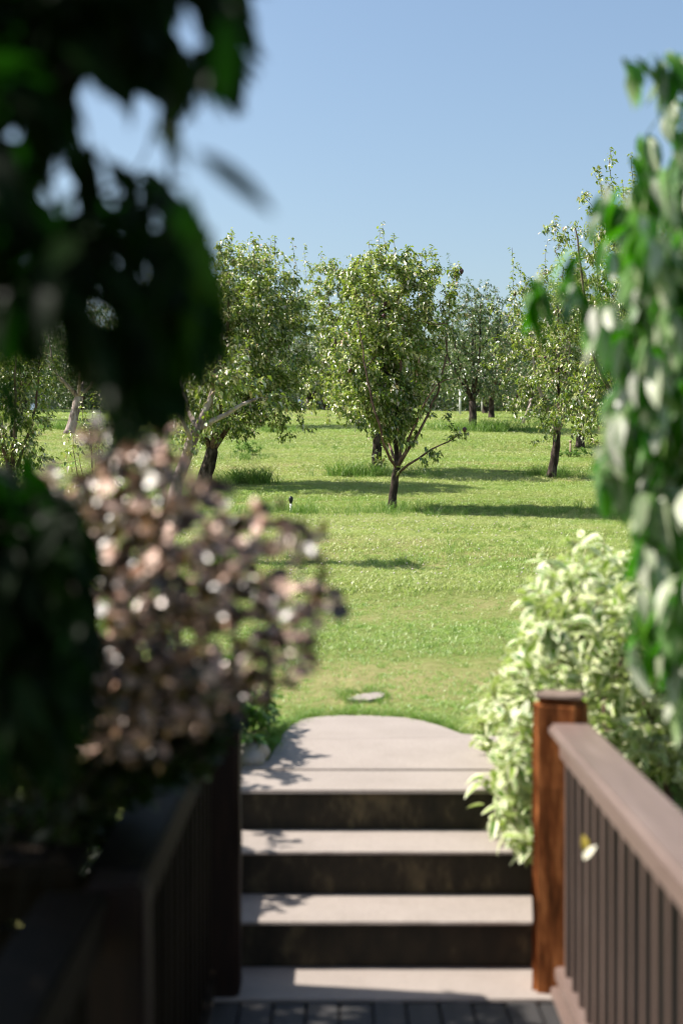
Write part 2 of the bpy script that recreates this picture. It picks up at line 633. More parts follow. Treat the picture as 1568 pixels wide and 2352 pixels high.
def build_grass():
    tA = [tuft_mesh('grass_tuft', 18, .08, .018, .045, .0045, 1.5, M['grass'], i) for i in range(5)]
    tB = [tuft_mesh('grass_tuft_wide', 30, .15, .02, .055, .007, 1.4, M['grass'], 10 + i) for i in range(4)]
    tC = [tuft_mesh('grass_tuft_far', 50, .4, .03, .07, .02, 1.4, M['grass'], 20 + i, 1) for i in range(3)]
    tL = [tuft_mesh('long_tuft', 22, .07, .10, .26, .005, .9, M['long_grass'], 30 + i, 3) for i in range(5)]
    x, y = lawn(5.6, 12, 420, .8)
    s = .75 + .35 * fbm(x, y, 1.3, 1) + rng.uniform(-.15, .3, len(x))
    scatter('lawn_grass', np.stack([x, y, ground(x, y)], -1), np.clip(s, .45, 1.6), tA, 'short mown green grass right behind the stone landing')
    x, y = lawn(12, 24, 190, 1.2)
    s = .85 + .3 * fbm(x, y, 1.0, 2) + rng.uniform(-.2, .3, len(x))
    scatter('lawn_grass', np.stack([x, y, ground(x, y)], -1), np.clip(s, .5, 1.6), tB, 'short mown yellow green grass around the nearest orchard tree')
    x, y = lawn(24, 48, 75, 2)
    s = 1.05 + .3 * fbm(x, y, .8, 3) + rng.uniform(-.2, .35, len(x))
    scatter('lawn_grass', np.stack([x, y, ground(x, y)], -1), np.clip(s, .5, 1.8), tB, 'short mown grass between the middle rows of fruit trees')
    x, y = lawn(48, 112, 9, 4)
    s = 1.0 + rng.uniform(-.3, .5, len(x))
    scatter('lawn_grass', np.stack([x, y, ground(x, y)], -1), s, tC, 'pale mown grass in the far part of the orchard')
    # strips of longer grass along the tree rows and round the trunks
    X, Y, S = [], [], []
    for yr, dn, wy in ((19.6, 34, .28), (26.3, 26, .35), (33, 12, .5), (40, 14, .5), (46.5, 14, .7), (14.6, 5, .4)):
        half = .24 * yr + 1.5
        n_ = int(dn * 2 * half)
        x = rng.uniform(-half, half, n_)
        keep = fbm(x, np.full_like(x, yr), .9, int(yr)) > -.15
        x = x[keep]
        y = yr + rng.normal(0, wy, len(x))
        X.append(x); Y.append(y); S.append(rng.uniform(.35, .8, len(x)))
    for (cx, cy, r_, n_, sm) in TUFTS:
        X.append(cx + rng.normal(0, r_, n_)); Y.append(cy + rng.normal(0, r_ * .6, n_)); S.append(rng.uniform(.6, 1.2, n_) * sm)
    x, y = lawn(9, 30, 6, 1)
    k = fbm(x, y, .8, 21) > .25
    X.append(x[k]); Y.append(y[k]); S.append(rng.uniform(.22, .42, k.sum()))
    for i in range(len(LAND)):          # grass creeping over the edge of the landing
        (xa, ya), (xb, yb) = LAND[i - 1], LAND[i]
        if min(ya, yb) < 5.7: continue
        n_ = int(70 * math.hypot(xb - xa, yb - ya))
        t = rng.uniform(0, 1, n_)
        cx, cy = xa + (xb - xa) * t, ya + (yb - ya) * t
        dx, dy = cx - .15, cy - 6.6
        q = np.hypot(dx, dy)
        X.append(cx + dx / q * rng.uniform(.005, .09, n_)); Y.append(cy + dy / q * rng.uniform(.005, .09, n_)); S.append(rng.uniform(.18, .38, n_))
    X.append(.13 + .13 * np.cos(np.arange(60)) + rng.normal(0, .02, 60)); Y.append(8.14 + .14 * np.sin(np.arange(60)) + rng.normal(0, .02, 60)); S.append(rng.uniform(.15, .32, 60))
    X, Y, S = map(np.concatenate, (X, Y, S))
    scatter('long_grass', np.stack([X, Y, ground(X, Y)], -1), S, tL, 'longer dark green grass in strips along the tree rows and round the trunks')
    # clover heads
    x, y = lawn(9.5, 19, 12, .5)
    k = fbm(x, y, .5, 9) > .05
    x, y = x[k], y[k]
    mb = MB()
    d = np.array([[1, 0, 0], [0, 1, 0], [-1, 0, 0], [0, -1, 0], [0, 0, 1], [0, 0, -1]]) * .009
    t = np.array([[0, 1, 4], [1, 2, 4], [2, 3, 4], [3, 0, 4], [1, 0, 5], [2, 1, 5], [3, 2, 5], [0, 3, 5]])
    for a, b_, g in zip(x, y, ground(x, y)):
        mb.add(d * rng.uniform(.6, 1.1) + [a, b_, g + rng.uniform(.035, .06)], None, t)
    tag(link('clover_flowers', mb.mesh('clover_flowers', M['clover'])), 'tiny pale clover heads scattered over the mown lawn', 'flowers', kind='stuff')


# (x, y, radius, number, size) of tall tufts round trunks and weeds
TUFTS = [(.72, 19.9, .35, 34, .85), (.45, 26.1, .35, 60, 1.5), (3.95, 26.6, .35, 40, 1.1), (-2.2, 23.6, .55, 40, 1.0), (-1.6, 24.0, .22, 50, 1.6), (-.75, 19.7, .25, 30, .9),
         (4.4, 19.8, .7, 60, .9), (3.7, 39.7, .8, 60, 1.7), (4.3, 39.5, .5, 50, 1.8), (-2.1, 38, .6, 40, 1.3), (-1.85, 29.6, .3, 20, 1.0), (-7.6, 39.6, .6, 40, 1.6),
         (-4.4, 22, .5, 60, 1.2), (-1.7, 14, .5, 60, .9), (3.9, 11.5, .5, 20, .5), (.55, 13.9, .25, 20, .45), (1.2, 16.5, .2, 14, .5), (2.0, 17.3, .3, 10, .5)]
build_grass()

# ------------------------------------------------------------------ leaves


def leaf_template(width=.5, fold=.12, droop=.25, hi=False, shape='ovate'):
    """unit leaf along +Y, returns verts, quads, tris, edge attribute"""
    if hi:
        ts = np.array([.12, .35, .62, .84])
        ws = {'ovate': [.62, 1, .86, .45], 'long': [.6, 1, .92, .5], 'round': [.75, 1, .95, .62]}[shape]
        V = [(0, 0, 0)]
        E = [1.0]
        for t, w_ in zip(ts, ws):
            z = -droop * t * t
            V += [(-width / 2 * w_, t, z + fold * w_), (0, t, z), (width / 2 * w_, t, z + fold * w_)]
            E += [1, 0, 1]
        V.append((0, 1, -droop))
        E.append(1)
        T = [(0, 2, 1), (0, 3, 2)]
        Q = []
        for i in range(3):
            a = 1 + 3 * i
            Q += [(a, a + 1, a + 4, a + 3), (a + 1, a + 2, a + 5, a + 4)]
        a = 10
        T += [(a, a + 1, 13), (a + 1, a + 2, 13)]
        return np.array(V), np.array(Q), np.array(T), np.array(E, float)
    V = np.array([(0, 0, 0), (-width / 2, .45, fold - droop * .2), (0, .45, -droop * .2), (width / 2, .45, fold - droop * .2), (0, 1, -droop)])
    T = np.array([(0, 2, 1), (0, 3, 2), (1, 2, 4), (2, 3, 4)])
    return V, np.zeros((0, 4), int), T, np.array([1, 1, 0, 1, 1.])


def frames(D, Nn):
    D = D / (np.linalg.norm(D, axis=1, keepdims=True) + 1e-9)
    X = np.cross(D, Nn)
    X /= np.linalg.norm(X, axis=1, keepdims=True) + 1e-9
    Z = np.cross(X, D)
    return X, D, Z


def bulk_leaves(name, pos, D, Nn, size, rnd, templates, mat):
    X, Y, Z = frames(D, Nn)
    vi = rng.integers(0, len(templates), len(pos))
    Vs, Qs, Ts, Ra, Ea, off = [], [], [], [], [], 0
    for k, (tv, tq, tt, te) in enumerate(templates):
        m_ = np.where(vi == k)[0]
        if not len(m_): continue
        w_ = pos[m_, None] + size[m_, None, None] * (tv[None, :, 0:1] * X[m_, None] + tv[None, :, 1:2] * Y[m_, None] + tv[None, :, 2:3] * Z[m_, None])
        nv = len(tv)
        base = off + np.arange(len(m_))[:, None, None] * nv
        Vs.append(w_.reshape(-1, 3))
        if len(tq): Qs.append((base + tq[None]).reshape(-1, 4))
        Ts.append((base + tt[None]).reshape(-1, 3))
        Ra.append(np.repeat(rnd[m_], nv))
        Ea.append(np.tile(te, len(m_)))
        off += nv * len(m_)
    return npmesh(name, np.concatenate(Vs), [np.concatenate(q) for q in (Qs, Ts) if q], mat, {'rnd': np.concatenate(Ra), 'edge': np.concatenate(Ea)})


def make_leaves(root, pos, D, Nn, size, rnd, templates, mat, singles=0, name='leaf', bulk='foliage', origin=None, btpl=None):
    """the `singles` leaves that show largest become parts of their own, the rest one stuff part.
    All arrays in world space; root sits unrotated at `origin`."""
    org = np.array(root.location) if origin is None else np.asarray(origin)
    pos = pos - org
    if singles:
        wp = pos + org
        d = wp[:, 1]
        u = 784 + F * wp[:, 0] / np.maximum(d, .1)
        v = 1150 - F * (wp[:, 2] - EYE) / np.maximum(d, .1)
        vis = (u > 10) & (u < 1558) & (v > 10) & (v < 2342) & (d > .3)
        # nearest of their line of sight first
        score = np.where(vis, size / np.maximum(d, .1), -1) + 1e-4 * rng.uniform(0, 1, len(d))
        # one candidate per cell of the picture and depth order, so chosen leaves are seen
        order = np.argsort(np.where(vis, d, 1e9))
        cell = (u // 22).astype(int) * 1000 + (v // 22).astype(int)
        seen, first = set(), []
        for i in order:
            if not vis[i]: break
            if cell[i] in seen: continue
            seen.add(cell[i]); first.append(i)
        first = sorted(first, key=lambda i: -score[i])[:singles]
        sel = np.zeros(len(d), bool)
        sel[first] = True
        X, Y, Z = frames(D, Nn)
        bank = {}
        for i in first:
            k = int(rng.integers(0, len(templates))); q = int(min(7, rnd[i] * 8))
            if (k, q) not in bank:
                tv, tq, tt, te = templates[k]
                bank[(k, q)] = npmesh(name, tv, [tq, tt], mat, {'rnd': np.full(len(tv), (q + .5) / 8), 'edge': te})
            o = bpy.data.objects.new(name, bank[(k, q)])
            COL.objects.link(o)
            o.parent = root
            s = float(size[i])
            mtx = Matrix(((X[i][0] * s, Y[i][0] * s, Z[i][0] * s, pos[i][0]), (X[i][1] * s, Y[i][1] * s, Z[i][1] * s, pos[i][1]),
                          (X[i][2] * s, Y[i][2] * s, Z[i][2] * s, pos[i][2]), (0, 0, 0, 1)))
            o.matrix_local = mtx
        k = ~sel
        pos, D, Nn, size, rnd = pos[k], D[k], Nn[k], size[k], rnd[k]
    o = link(bulk, bulk_leaves(bulk, pos, D, Nn, size, rnd, btpl or templates, mat), root)
    o['kind'] = 'stuff'
    return o


# ------------------------------------------------------------------ plant skeletons


class Skel:
    def __init__(s):
        s.p, s.par, s.minr = [], [], {}

    def path(s, pts, parent=-1):
        for q in pts:
            s.p.append(np.asarray(q, float)); s.par.append(parent)
            parent = len(s.p) - 1
        return parent

    def resampled(s, pts, step, parent=-1, wob=0):
        """smooth polyline through pts added as nodes"""
        pts = np.asarray(pts, float)
        L = np.concatenate([[0], np.cumsum(np.linalg.norm(np.diff(pts, axis=0), axis=1))])
        n_ = max(2, int(L[-1] / step))
        t = np.linspace(0, L[-1], n_ + 1)
        # catmull-like smoothing by interpolating then averaging
        q = np.stack([np.interp(t, L, pts[:, i]) for i in range(3)], -1)
        for _ in range(3):
            q[1:-1] = (q[:-2] + 2 * q[1:-1] + q[2:]) / 4
        if wob: q[1:] += rng.normal(0, wob, q[1:].shape)
        if parent >= 0: q = q[1:]
        a = len(s.p)
        s.path(q, parent)
        return list(range(a, len(s.p)))

    def grow(s, targets, step=.12, up=.25, seg=4, bias=0.6, wob=.012, maxlen=None):
        """join each target to the nearest wood by a curved twig; returns list of (start, nodes)"""
        out = []
        for t in targets:
            A = np.array(s.p)
            d = t - A
            dist = np.linalg.norm(d, axis=1)
            cost = dist - bias * np.minimum(d[:, 2], 0) * -1.0 + bias * np.maximum(-d[:, 2], 0)
            i = int(np.argmin(cost))
            if maxlen and dist[i] > maxlen: continue
            L = dist[i]
            n_ = max(2, int(L / step))
            a = A[i]
            mid = (a + t) / 2 + np.array([0, 0, -up * L * .5]) + rng.normal(0, .06 * L, 3)
            u = np.linspace(0, 1, n_ + 1)[1:, None]
            q = (1 - u) ** 2 * a + 2 * u * (1 - u) * mid + u * u * t
            q[:-1] += rng.normal(0, wob, q[:-1].shape)
            b0 = len(s.p)
            s.path(q, i)
            out.append((i, list(range(b0, len(s.p)))))
        return out

    def radii(s, tip=.0025, ex=.42, base=None):
        n_ = len(s.p)
        cnt = np.zeros(n_)
        kids = [[] for _ in range(n_)]
        for i, q in enumerate(s.par):
            if q >= 0: kids[q].append(i)
        for i in range(n_ - 1, -1, -1):
            if not kids[i]: cnt[i] += 1
            cnt[i] += .25
            if s.par[i] >= 0: cnt[s.par[i]] += cnt[i]
        r = tip * cnt ** ex
        for i, v in s.minr.items(): r[i] = max(r[i], v)
        if base: 
            f = base / r.max()
            r = np.where(r > 4 * tip, r * (1 + (f - 1) * np.clip((r - 4 * tip) / (r.max() - 4 * tip), 0, 1)), r)
        return r, kids, cnt

    def chains(s, r, kids, cnt):
        res = []
        roots = [i for i, q in enumerate(s.par) if q < 0]
        stack = [(None, i) for i in roots]
        while stack:
            pre, i = stack.pop()
            ch = [] if pre is None else [pre]
            while True:
                ch.append(i)
                if not kids[i]: break
                ks = sorted(kids[i], key=lambda j: -cnt[j])
                for j in ks[1:]: stack.append((i, j))
                i = ks[0]
            res.append(ch)
        return res

    def wood(s, root, mats, tip=.0025, ex=.42, base=None, thick=.012, flare=None, k_thick=9, names=('trunk', 'branch', 'twigs')):
        r, kids, cnt = s.radii(tip, ex, base)
        if base: r = np.minimum(r, base)
        A = np.array(s.p) - np.array(root.location)
        ch = s.chains(r, kids, cnt)
        ch.sort(key=lambda c: -cnt[c[1] if len(c) > 1 else c[0]])
        tw = MB(); first = True; nb = 0
        for c in ch:
            if len(c) < 2: continue
            rr = r[c].copy()
            if s.par[c[0]] >= 0 or not first: rr[0] = min(rr[0], rr[1] * 1.15)
            if first and flare:
                hh = A[c][:, 2] - A[c[0]][2]
                rr = rr * (1 + flare * np.exp(-hh / .07))
            if first:
                mb = MB(); mb.tube(A[c], rr, k_thick + 3, wob=.07, seed=3)
                link(names[0], mb.mesh(names[0], mats[0], True), root)
                first = False
            elif rr[1] > thick and nb < 14:
                mb = MB(); mb.tube(A[c], rr, k_thick, wob=.05, seed=nb)
                link(names[1], mb.mesh(names[1], mats[1], True), root)
                nb += 1
            else:
                tw.tube(A[c], rr, 4 if rr[1] > tip * 2 else 3, cap=False)
        if tw.n:
            o = link(names[2], tw.mesh(names[2], mats[2], True), root)
            o['kind'] = 'stuff'


TPL = {
    'pear': [leaf_template(.52, f_, d_) for f_, d_ in ((.10, .25), (.16, .45), (.05, .15), (.14, .6))],
    'pearhi': [leaf_template(.52, f_, d_, True) for f_, d_ in ((.10, .25), (.16, .45), (.05, .15), (.14, .6))],
    'big': [leaf_template(.34, f_, d_, True, 'long') for f_, d_ in ((.05, .25), (.09, .5), (.02, .1), (.1, .7))],
    'vine': [leaf_template(.34, f_, d_, True, 'long') for f_, d_ in ((.05, .2), (.08, .4), (.02, .1), (.1, .55))],
    'cream': [leaf_template(.46, f_, d_, True) for f_, d_ in ((.06, .2), (.1, .4), (.02, .1), (.08, .5))],
    'round': [leaf_template(.66, f_, d_, True, 'round') for f_, d_ in ((.05, .15), (.1, .3), (.02, .08))],
}


SUNWARD = .75


def twig_leaves(sk, twigs, per, size, droop=.5, start=.25, jitter=.02, spread=1.0, face=None):
    """leaves set along the outer part of each twig"""
    A = np.array(sk.p)
    pos, D, Nn, S = [], [], [], []
    for (i0, nodes) in twigs:
        pts = A[[i0] + nodes]
        L = np.concatenate([[0], np.cumsum(np.linalg.norm(np.diff(pts, axis=0), axis=1))])
        n_ = max(2, int(per if per >= 2 else L[-1] / per))
        t = rng.uniform(start, 1, n_) * L[-1]
        t[0] = L[-1]
        q = np.stack([np.interp(t, L, pts[:, k]) for k in range(3)], -1)
        ax = pts[-1] - pts[max(0, len(pts) - 3)]
        ax /= np.linalg.norm(ax) + 1e-9
        an = rng.uniform(0, 2 * np.pi, n_)
        rad = np.stack([np.cos(an), np.sin(an), rng.normal(0, .4, n_)], -1)
        d = rad * spread + ax * .55 + np.array([0, 0, -droop]) + rng.normal(0, .2, (n_, 3))
        nn = np.array([0, 0, .8]) + np.array(SUNV) * SUNWARD + rng.normal(0, .42, (n_, 3)) + rad * .3
        if face is not None: nn = np.array(face) + np.array(SUNV) * .7 + rng.normal(0, .5, (n_, 3))
        pos.append(q + rng.normal(0, jitter, q.shape)); D.append(d); Nn.append(nn)
        S.append(size * rng.uniform(.65, 1.25, n_))
    return map(np.concatenate, (pos, D, Nn, S))


def envelope(n_, c, r, pw=1.0, seed=0, gap=.25, low=-1, shape=None):
    """random points in an uneven egg-shaped crown, denser to the outside"""
    g = np.random.default_rng(seed)
    out = []
    ph = g.uniform(0, 6.28, 8); fr = g.normal(0, 1, (8, 3)) * 3.0
    while len(out) < n_:
        v = g.normal(0, 1, 3); v /= np.linalg.norm(v)
        if v[2] < low: continue
        lump = 1 + .16 * sum(math.sin(fr[k] @ v + ph[k]) for k in range(5)) / 1.6
        q = (g.uniform(.08, 1) ** (1 / 2.2)) * lump
        p = v * q
        # clumps and gaps
        val = sum(math.sin(2.2 * (fr[k] @ p) + ph[k] * 2) for k in range(8)) / 3
        if val < -gap and g.uniform() < .85: continue
        if shape is not None:
            s_ = np.interp(p[2], *shape)
            p = p * np.array([s_, s_, 1])
        out.append(np.array(c) + p * np.array(r))
    return np.array(out)


PEAR_LBL = []


def orchard_tree(base, trunk_pts, limbs, env, ntw, label, seed, leaf=.062, per=16, singles=0, shoots=24, group='fruit trees of the orchard', mats=None,
                 lmat='pear_leaf', tbase=.065, top=None, extra=None, pears=0, thick=.012, shootlen=(.2, .5), limbf=.36):
    """pear tree: trunk, scaffold limbs, twigs filling an uneven crown, upright shoots on top. World points."""
    global rng
    keep = rng
    rng = np.random.default_rng(seed)
    root = empty('pear_tree', tuple(base), label, 'tree', group)
    sk = Skel()
    tr = sk.resampled(trunk_pts, .12, -1, .004)
    for k_, i_ in enumerate(tr): sk.minr[i_] = tbase * (1 - .25 * k_ / len(tr))
    lim = []
    for (frm, pts) in limbs:
        start = tr[min(len(tr) - 1, int(frm * (len(tr) - 1)))]
        a = sk.p[start]
        nd = sk.resampled([a] + [np.asarray(q, float) for q in pts], .14, start, .008)
        ln_ = min(1, len(nd) * .14 / 1.6)
        for k_, i_ in enumerate(nd): sk.minr[i_] = tbase * limbf * (.45 + .55 * ln_) * (1 - .78 * k_ / len(nd))
        lim += nd
    targets = np.concatenate([envelope(int(ntw * f_), c, r, seed=seed + i, low=lo, gap=.3) for i, (c, r, f_, lo) in enumerate(env)])
    cen = np.mean([e[0] for e in env], axis=0)
    targets = targets[np.argsort(np.linalg.norm((targets - cen) * [1, 1, .7], axis=1))]
    tw = sk.grow(targets, .09, .25, bias=.5)
    if extra is not None:
        tw += sk.grow(extra, .08, .05, bias=.1)
    # upright water shoots on the upper surface
    A = np.array(sk.p)
    tips = np.array([A[n_[-1]] for _, n_ in tw]); tid = [n_[-1] for _, n_ in tw]
    zc = np.percentile(tips[:, 2], 62)
    cand = [k for k in range(len(tips)) if tips[k, 2] > zc]
    rng.shuffle(cand)
    sh = []
    for k in cand[:int(shoots * .8)]:
        p0 = tips[k]
        hgt = rng.uniform(*shootlen) * (.62 if rng.uniform() < .85 else 1.1)
        ln = rng.normal(0, .10, 3); ln[2] = 1
        pts = [p0 + ln * hgt * u + np.array([rng.normal(0, .006), rng.normal(0, .006), 0]) for u in (.25, .5, .75, 1)]
        b0 = len(sk.p)
        sk.path(pts, tid[k])
        sh.append((tid[k], list(range(b0, len(sk.p)))))
    mt = mats or (M['bark'], M['red_twig'], M['red_twig'])
    sk.wood(root, mt, tip=.0022, ex=.40, base=tbase, thick=thick, flare=.35)
    p1, d1, n1, s1 = twig_leaves(sk, tw, per, leaf, .55, .15, .03)
    p2, d2, n2, s2 = twig_leaves(sk, sh, .020, leaf * .95, .45, .02, .010, spread=1.1)
    pos, D, Nn, S = np.concatenate([p1, p2]), np.concatenate([d1, d2]), np.concatenate([n1, n2]), np.concatenate([s1, s2])
    rnd = np.where(rng.uniform(size=len(pos)) < .25, rng.uniform(.78, 1, len(pos)), np.clip(rng.beta(1.7, 2.0, len(pos)) * .8, 0, 1))  # share of pale leaves painted as sun glints
    make_leaves(root, pos, D, Nn, S, rnd, TPL['pearhi'] if singles else TPL['pear'], M[lmat], singles, bulk='crown', btpl=TPL['pear'])
    if pears:
        pm = MB()
        prof = [(0, 0), (.022, .008), (.030, .026), (.026, .046), (.014, .066), (.006, .076)]
        pm.tube([(0, 0, -z_) for _, z_ in reversed(prof)], [max(.002, r_) for r_, _ in reversed(prof)], 10)
        me = pm.mesh('pear', M['pear'], True)
        sel = rng.choice(len(p1), pears, replace=False)
        org = np.array(root.location)
        for i in sel:
            dlt = p1[i] - cen
            o = bpy.data.objects.new('pear', me); COL.objects.link(o); o.parent = root
            o.location = p1[i] - org + np.array([dlt[0] * .12, -.12, -.02])
            o.rotation_euler = (rng.normal(0, .25), rng.normal(0, .25), 0)
    rng = keep
    return root


def copy_tree(o, loc, rz, sc, label, group):
    c = o.copy(); COL.objects.link(c)
    c.location = loc; c.rotation_euler = (0, 0, rz); c.scale = (sc, sc, sc)
    c['label'] = label; c['group'] = group
    for ch in list(o.children):
        d = ch.copy(); COL.objects.link(d); d.parent = c
    return c


def G(x, y, dz=0):
    return np.array([x, y, float(ground(x, y)) + dz])


def on(xD, Z):
    """ground point under a picture column at a distance"""
    return G((xD - 784) / F * Z, Z)


# --- the tree in the middle of the picture
b = P(899, 1180, 20); b[2] = ground(b[0], b[1]) - .02
off = b[2] - P(899, 1180, 20)[2]


def Q(x, y, Z=20, dy=0):
    q = P(x, y, Z); q[2] += off * (Z / 20); q[1] += dy
    return q


orchard_tree(b, [b, Q(903, 1130), Q(911, 1080)],
             [(1, [Q(908, 1000), Q(916, 880), Q(925, 780), Q(918, 660)]),
              (1, [Q(925, 1062), Q(965, 990), Q(1008, 900), Q(1030, 800), Q(1022, 720)]),
              (1, [Q(925, 1010, 20.5), Q(945, 950, 20.8), Q(960, 860, 21), Q(972, 700, 21.1)]),
              (1, [Q(885, 1045, 19.6), Q(868, 970, 19.3), Q(842, 880, 19.2), Q(822, 740, 19.3)]),
              (1, [Q(895, 1030, 20.7), Q(870, 940, 21.1), Q(850, 800, 21.2), Q(860, 680, 21.2)]),
              (.97, [Q(940, 1068, 19.8), Q(978, 1042, 19.6), Q(1010, 1028, 19.5), Q(1055, 1002, 19.5)]),
              (1, [Q(960, 960, 19.6), Q(1000, 880, 19.4), Q(1040, 870, 19.3)])],
             [(Q(902, 780, 20.1), (.92, .82, 1.14), .62, -1), (Q(845, 900, 20.0), (.62, .7, .62), .20, -1), (Q(905, 930, 20.0), (.62, .6, .38), .16, -1), (Q(900, 1000, 20.0), (.42, .4, .24), .05, -1), (Q(905, 650, 20.1), (.80, .66, .50), .20, -.5)],
             760, 'slim trunked pear tree in the middle of the lawn with a full bright crown', 11, leaf=.068, per=24, singles=300, shoots=50,
             tbase=.062, pears=9, thick=.011,
             extra=np.array([Q(1050, 1000, 19.5), Q(1070, 998, 19.5), Q(1000, 1060, 19.6), Q(975, 1075, 19.6), Q(985, 1040, 19.6), Q(1010, 1045, 19.6), Q(1035, 1010, 19.5), Q(870, 1065, 19.8), Q(860, 1050, 19.8),
                             Q(920, 1085, 19.9), Q(1020, 960, 19.5), Q(1030, 940, 19.5), Q(800, 960, 19.6), Q(820, 985, 19.6), Q(815, 940, 19.4), Q(850, 1000, 19.5), Q(780, 935, 19.6), Q(880, 1000, 19.5),
                             Q(1046, 612, 19.8), Q(1040, 630, 19.8), Q(1052, 640, 19.8), Q(1030, 625, 19.8)]))


def simple_tree(xD, Z, hgt, wid, label, seed, lean=0, th=.75, ntw=330, per=15, leaf=.070, nl=5, lmat='pear_leaf', tb=.075, shoots=36, zc=None, mats=None, pears=0, low=.30, group='fruit trees of the orchard', xoff=0, shootlen=(.25, .6)):
    b = on(xD, Z); b[2] -= .03
    g = np.random.default_rng(seed)
    top = b + np.array([lean * th, 0, th])
    limbs = []
    for k in range(nl):
        a = 2 * np.pi * k / nl + g.uniform(-.4, .4)
        rr = wid * g.uniform(.55, .8)
        dx, dy = math.cos(a) * rr, math.sin(a) * rr
        h1, h2 = hgt * g.uniform(.42, .52), hgt * g.uniform(.7, .88)
        limbs.append((1, [top + np.array([dx * .35, dy * .35, (h1 - th) * .5]), b + np.array([lean * th + dx * .75, dy * .75, h1]), b + np.array([lean * th + dx, dy, h2])]))
    limbs.append((1, [top + np.array([.02, .02, .4]), b + np.array([lean * th + g.normal(0, .08), g.normal(0, .08), hgt * .85])]))
    cz = hgt * (low + 1) / 2
    c = b + np.array([lean * th + xoff, 0, cz])
    env = [(c, (wid, wid, hgt * (1 - low) / 2), .8, -1), (c + np.array([0, 0, hgt * .12]), (wid * .8, wid * .8, hgt * .3), .2, -.3), (b + np.array([lean * th + xoff * .7, 0, hgt * (low + .14)]), (wid * .82, wid * .82, hgt * .13), .17, -1)]
    return orchard_tree(b, [b, (b + top) / 2 + np.array([g.normal(0, .02), 0, 0]), top], limbs, env, ntw, label, seed, leaf=leaf, per=per, shoots=shoots, lmat=lmat, tbase=tb, mats=mats, pears=pears, group=group, shootlen=shootlen)


# second row
simple_tree(864, 26.7, 4.1, 1.35, 'pear tree with a thick dark trunk standing right behind the middle tree', 21, lean=.05, th=.9, xoff=-.50, tb=.1, low=.24, ntw=760, per=20)
simple_tree(1264, 26.2, 3.9, 1.15, 'pear tree on the right with a straight bare grey trunk and dark fruit', 22, lean=.14, th=.85, tb=.085, pears=22, mats=(M['bark'], M['pale_bark'], M['red_twig']), low=.24, ntw=650, per=18)
# big left tree
simple_tree(466, 23.6, 4.0, 1.5, 'broad pear tree left of the middle with two stout forked trunks', 23, lean=.25, th=.62, ntw=1350, per=24, tb=.13, shoots=110, xoff=.40, low=.20, shootlen=(.25, .55))
# small leaning tree in front of it
bl = on(372, 14.0); bl[2] -= .05
LQ = lambda x, y, Z=14: P(x, y, Z)
orchard_tree(bl, [bl, LQ(405, 1110), LQ(452, 990)],
             [(1, [LQ(480, 930), LQ(500, 860), LQ(508, 780), LQ(512, 740)]), (1, [LQ(495, 968), LQ(545, 935), LQ(592, 914)]), (1, [LQ(430, 930, 14.3), LQ(415, 870, 14.4)]), (.9, [LQ(445, 1010, 13.7), LQ(420, 960, 13.5), LQ(400, 930, 13.5)])],
             [(LQ(505, 850), (.36, .4, .42), .55, -1), (LQ(425, 960), (.34, .4, .30), .30, -1), (LQ(560, 890), (.26, .25, .22), .15, -1)],
             110, 'small leaning pear tree with pale bark in front of the broad left tree', 24, leaf=.062, per=13, shoots=8, tbase=.07, limbf=.62, mats=(M['pale_bark'], M['pale_bark'], M['red_twig']),
             extra=np.array([LQ(640, 905), LQ(650, 925), LQ(625, 930), LQ(600, 880), LQ(660, 940), LQ(615, 905)]), thick=.008)
# tall tree at the right edge
simple_tree(1478, 20.2, 4.9, 1.65, 'tall pear tree at the right edge half hidden by the hanging vine', 25, th=.7, ntw=1150, per=19, tb=.1, shoots=120, low=.14, leaf=.068, xoff=.05, shootlen=(.3, .6))
# left edge
simple_tree(28, 21.5, 3.1, .75, 'small bushy pear tree at the left edge of the orchard', 26, th=.4, ntw=480, low=.06)
simple_tree(212, 17.5, 1.5, .42, 'low young pear tree behind the burgundy shrub', 27, th=.3, ntw=60, per=9, low=.2, tb=.03, shoots=5)
# further ones, their meshes shared by copies below
far1 = simple_tree(1085, 40, 4.2, 1.5, 'pear tree with dark forked trunk, long grass at its foot, right of the middle tree', 31, th=.8, ntw=620, per=13, leaf=.085, lmat='far_leaf', tb=.12, low=.2, mats=(M['bark'], M['bark'], M['red_twig']), shootlen=(.3, .8))
far2 = simple_tree(160, 38, 3.7, 1.5, 'pear tree with a bare leaning grey trunk seen under the dark branches', 32, lean=.25, th=1.0, ntw=560, per=13, leaf=.085, lmat='far_leaf', tb=.14, low=.35, mats=(M['pale_bark'], M['pale_bark'], M['red_twig']))
far3 = simple_tree(596, 41, 4.1, 1.5, 'pear tree whose dark trunk shows under the broad left crown', 33, th=.8, ntw=620, per=13, leaf=.09, lmat='far_leaf', tb=.12, low=.16)
far4 = simple_tree(1240, 70, 4.4, 2.0, 'bushy dark tree standing low near the crest behind the straight grey trunk', 34, th=.4, ntw=620, per=14, leaf=.12, lmat='far_leaf', tb=.12, low=.0)


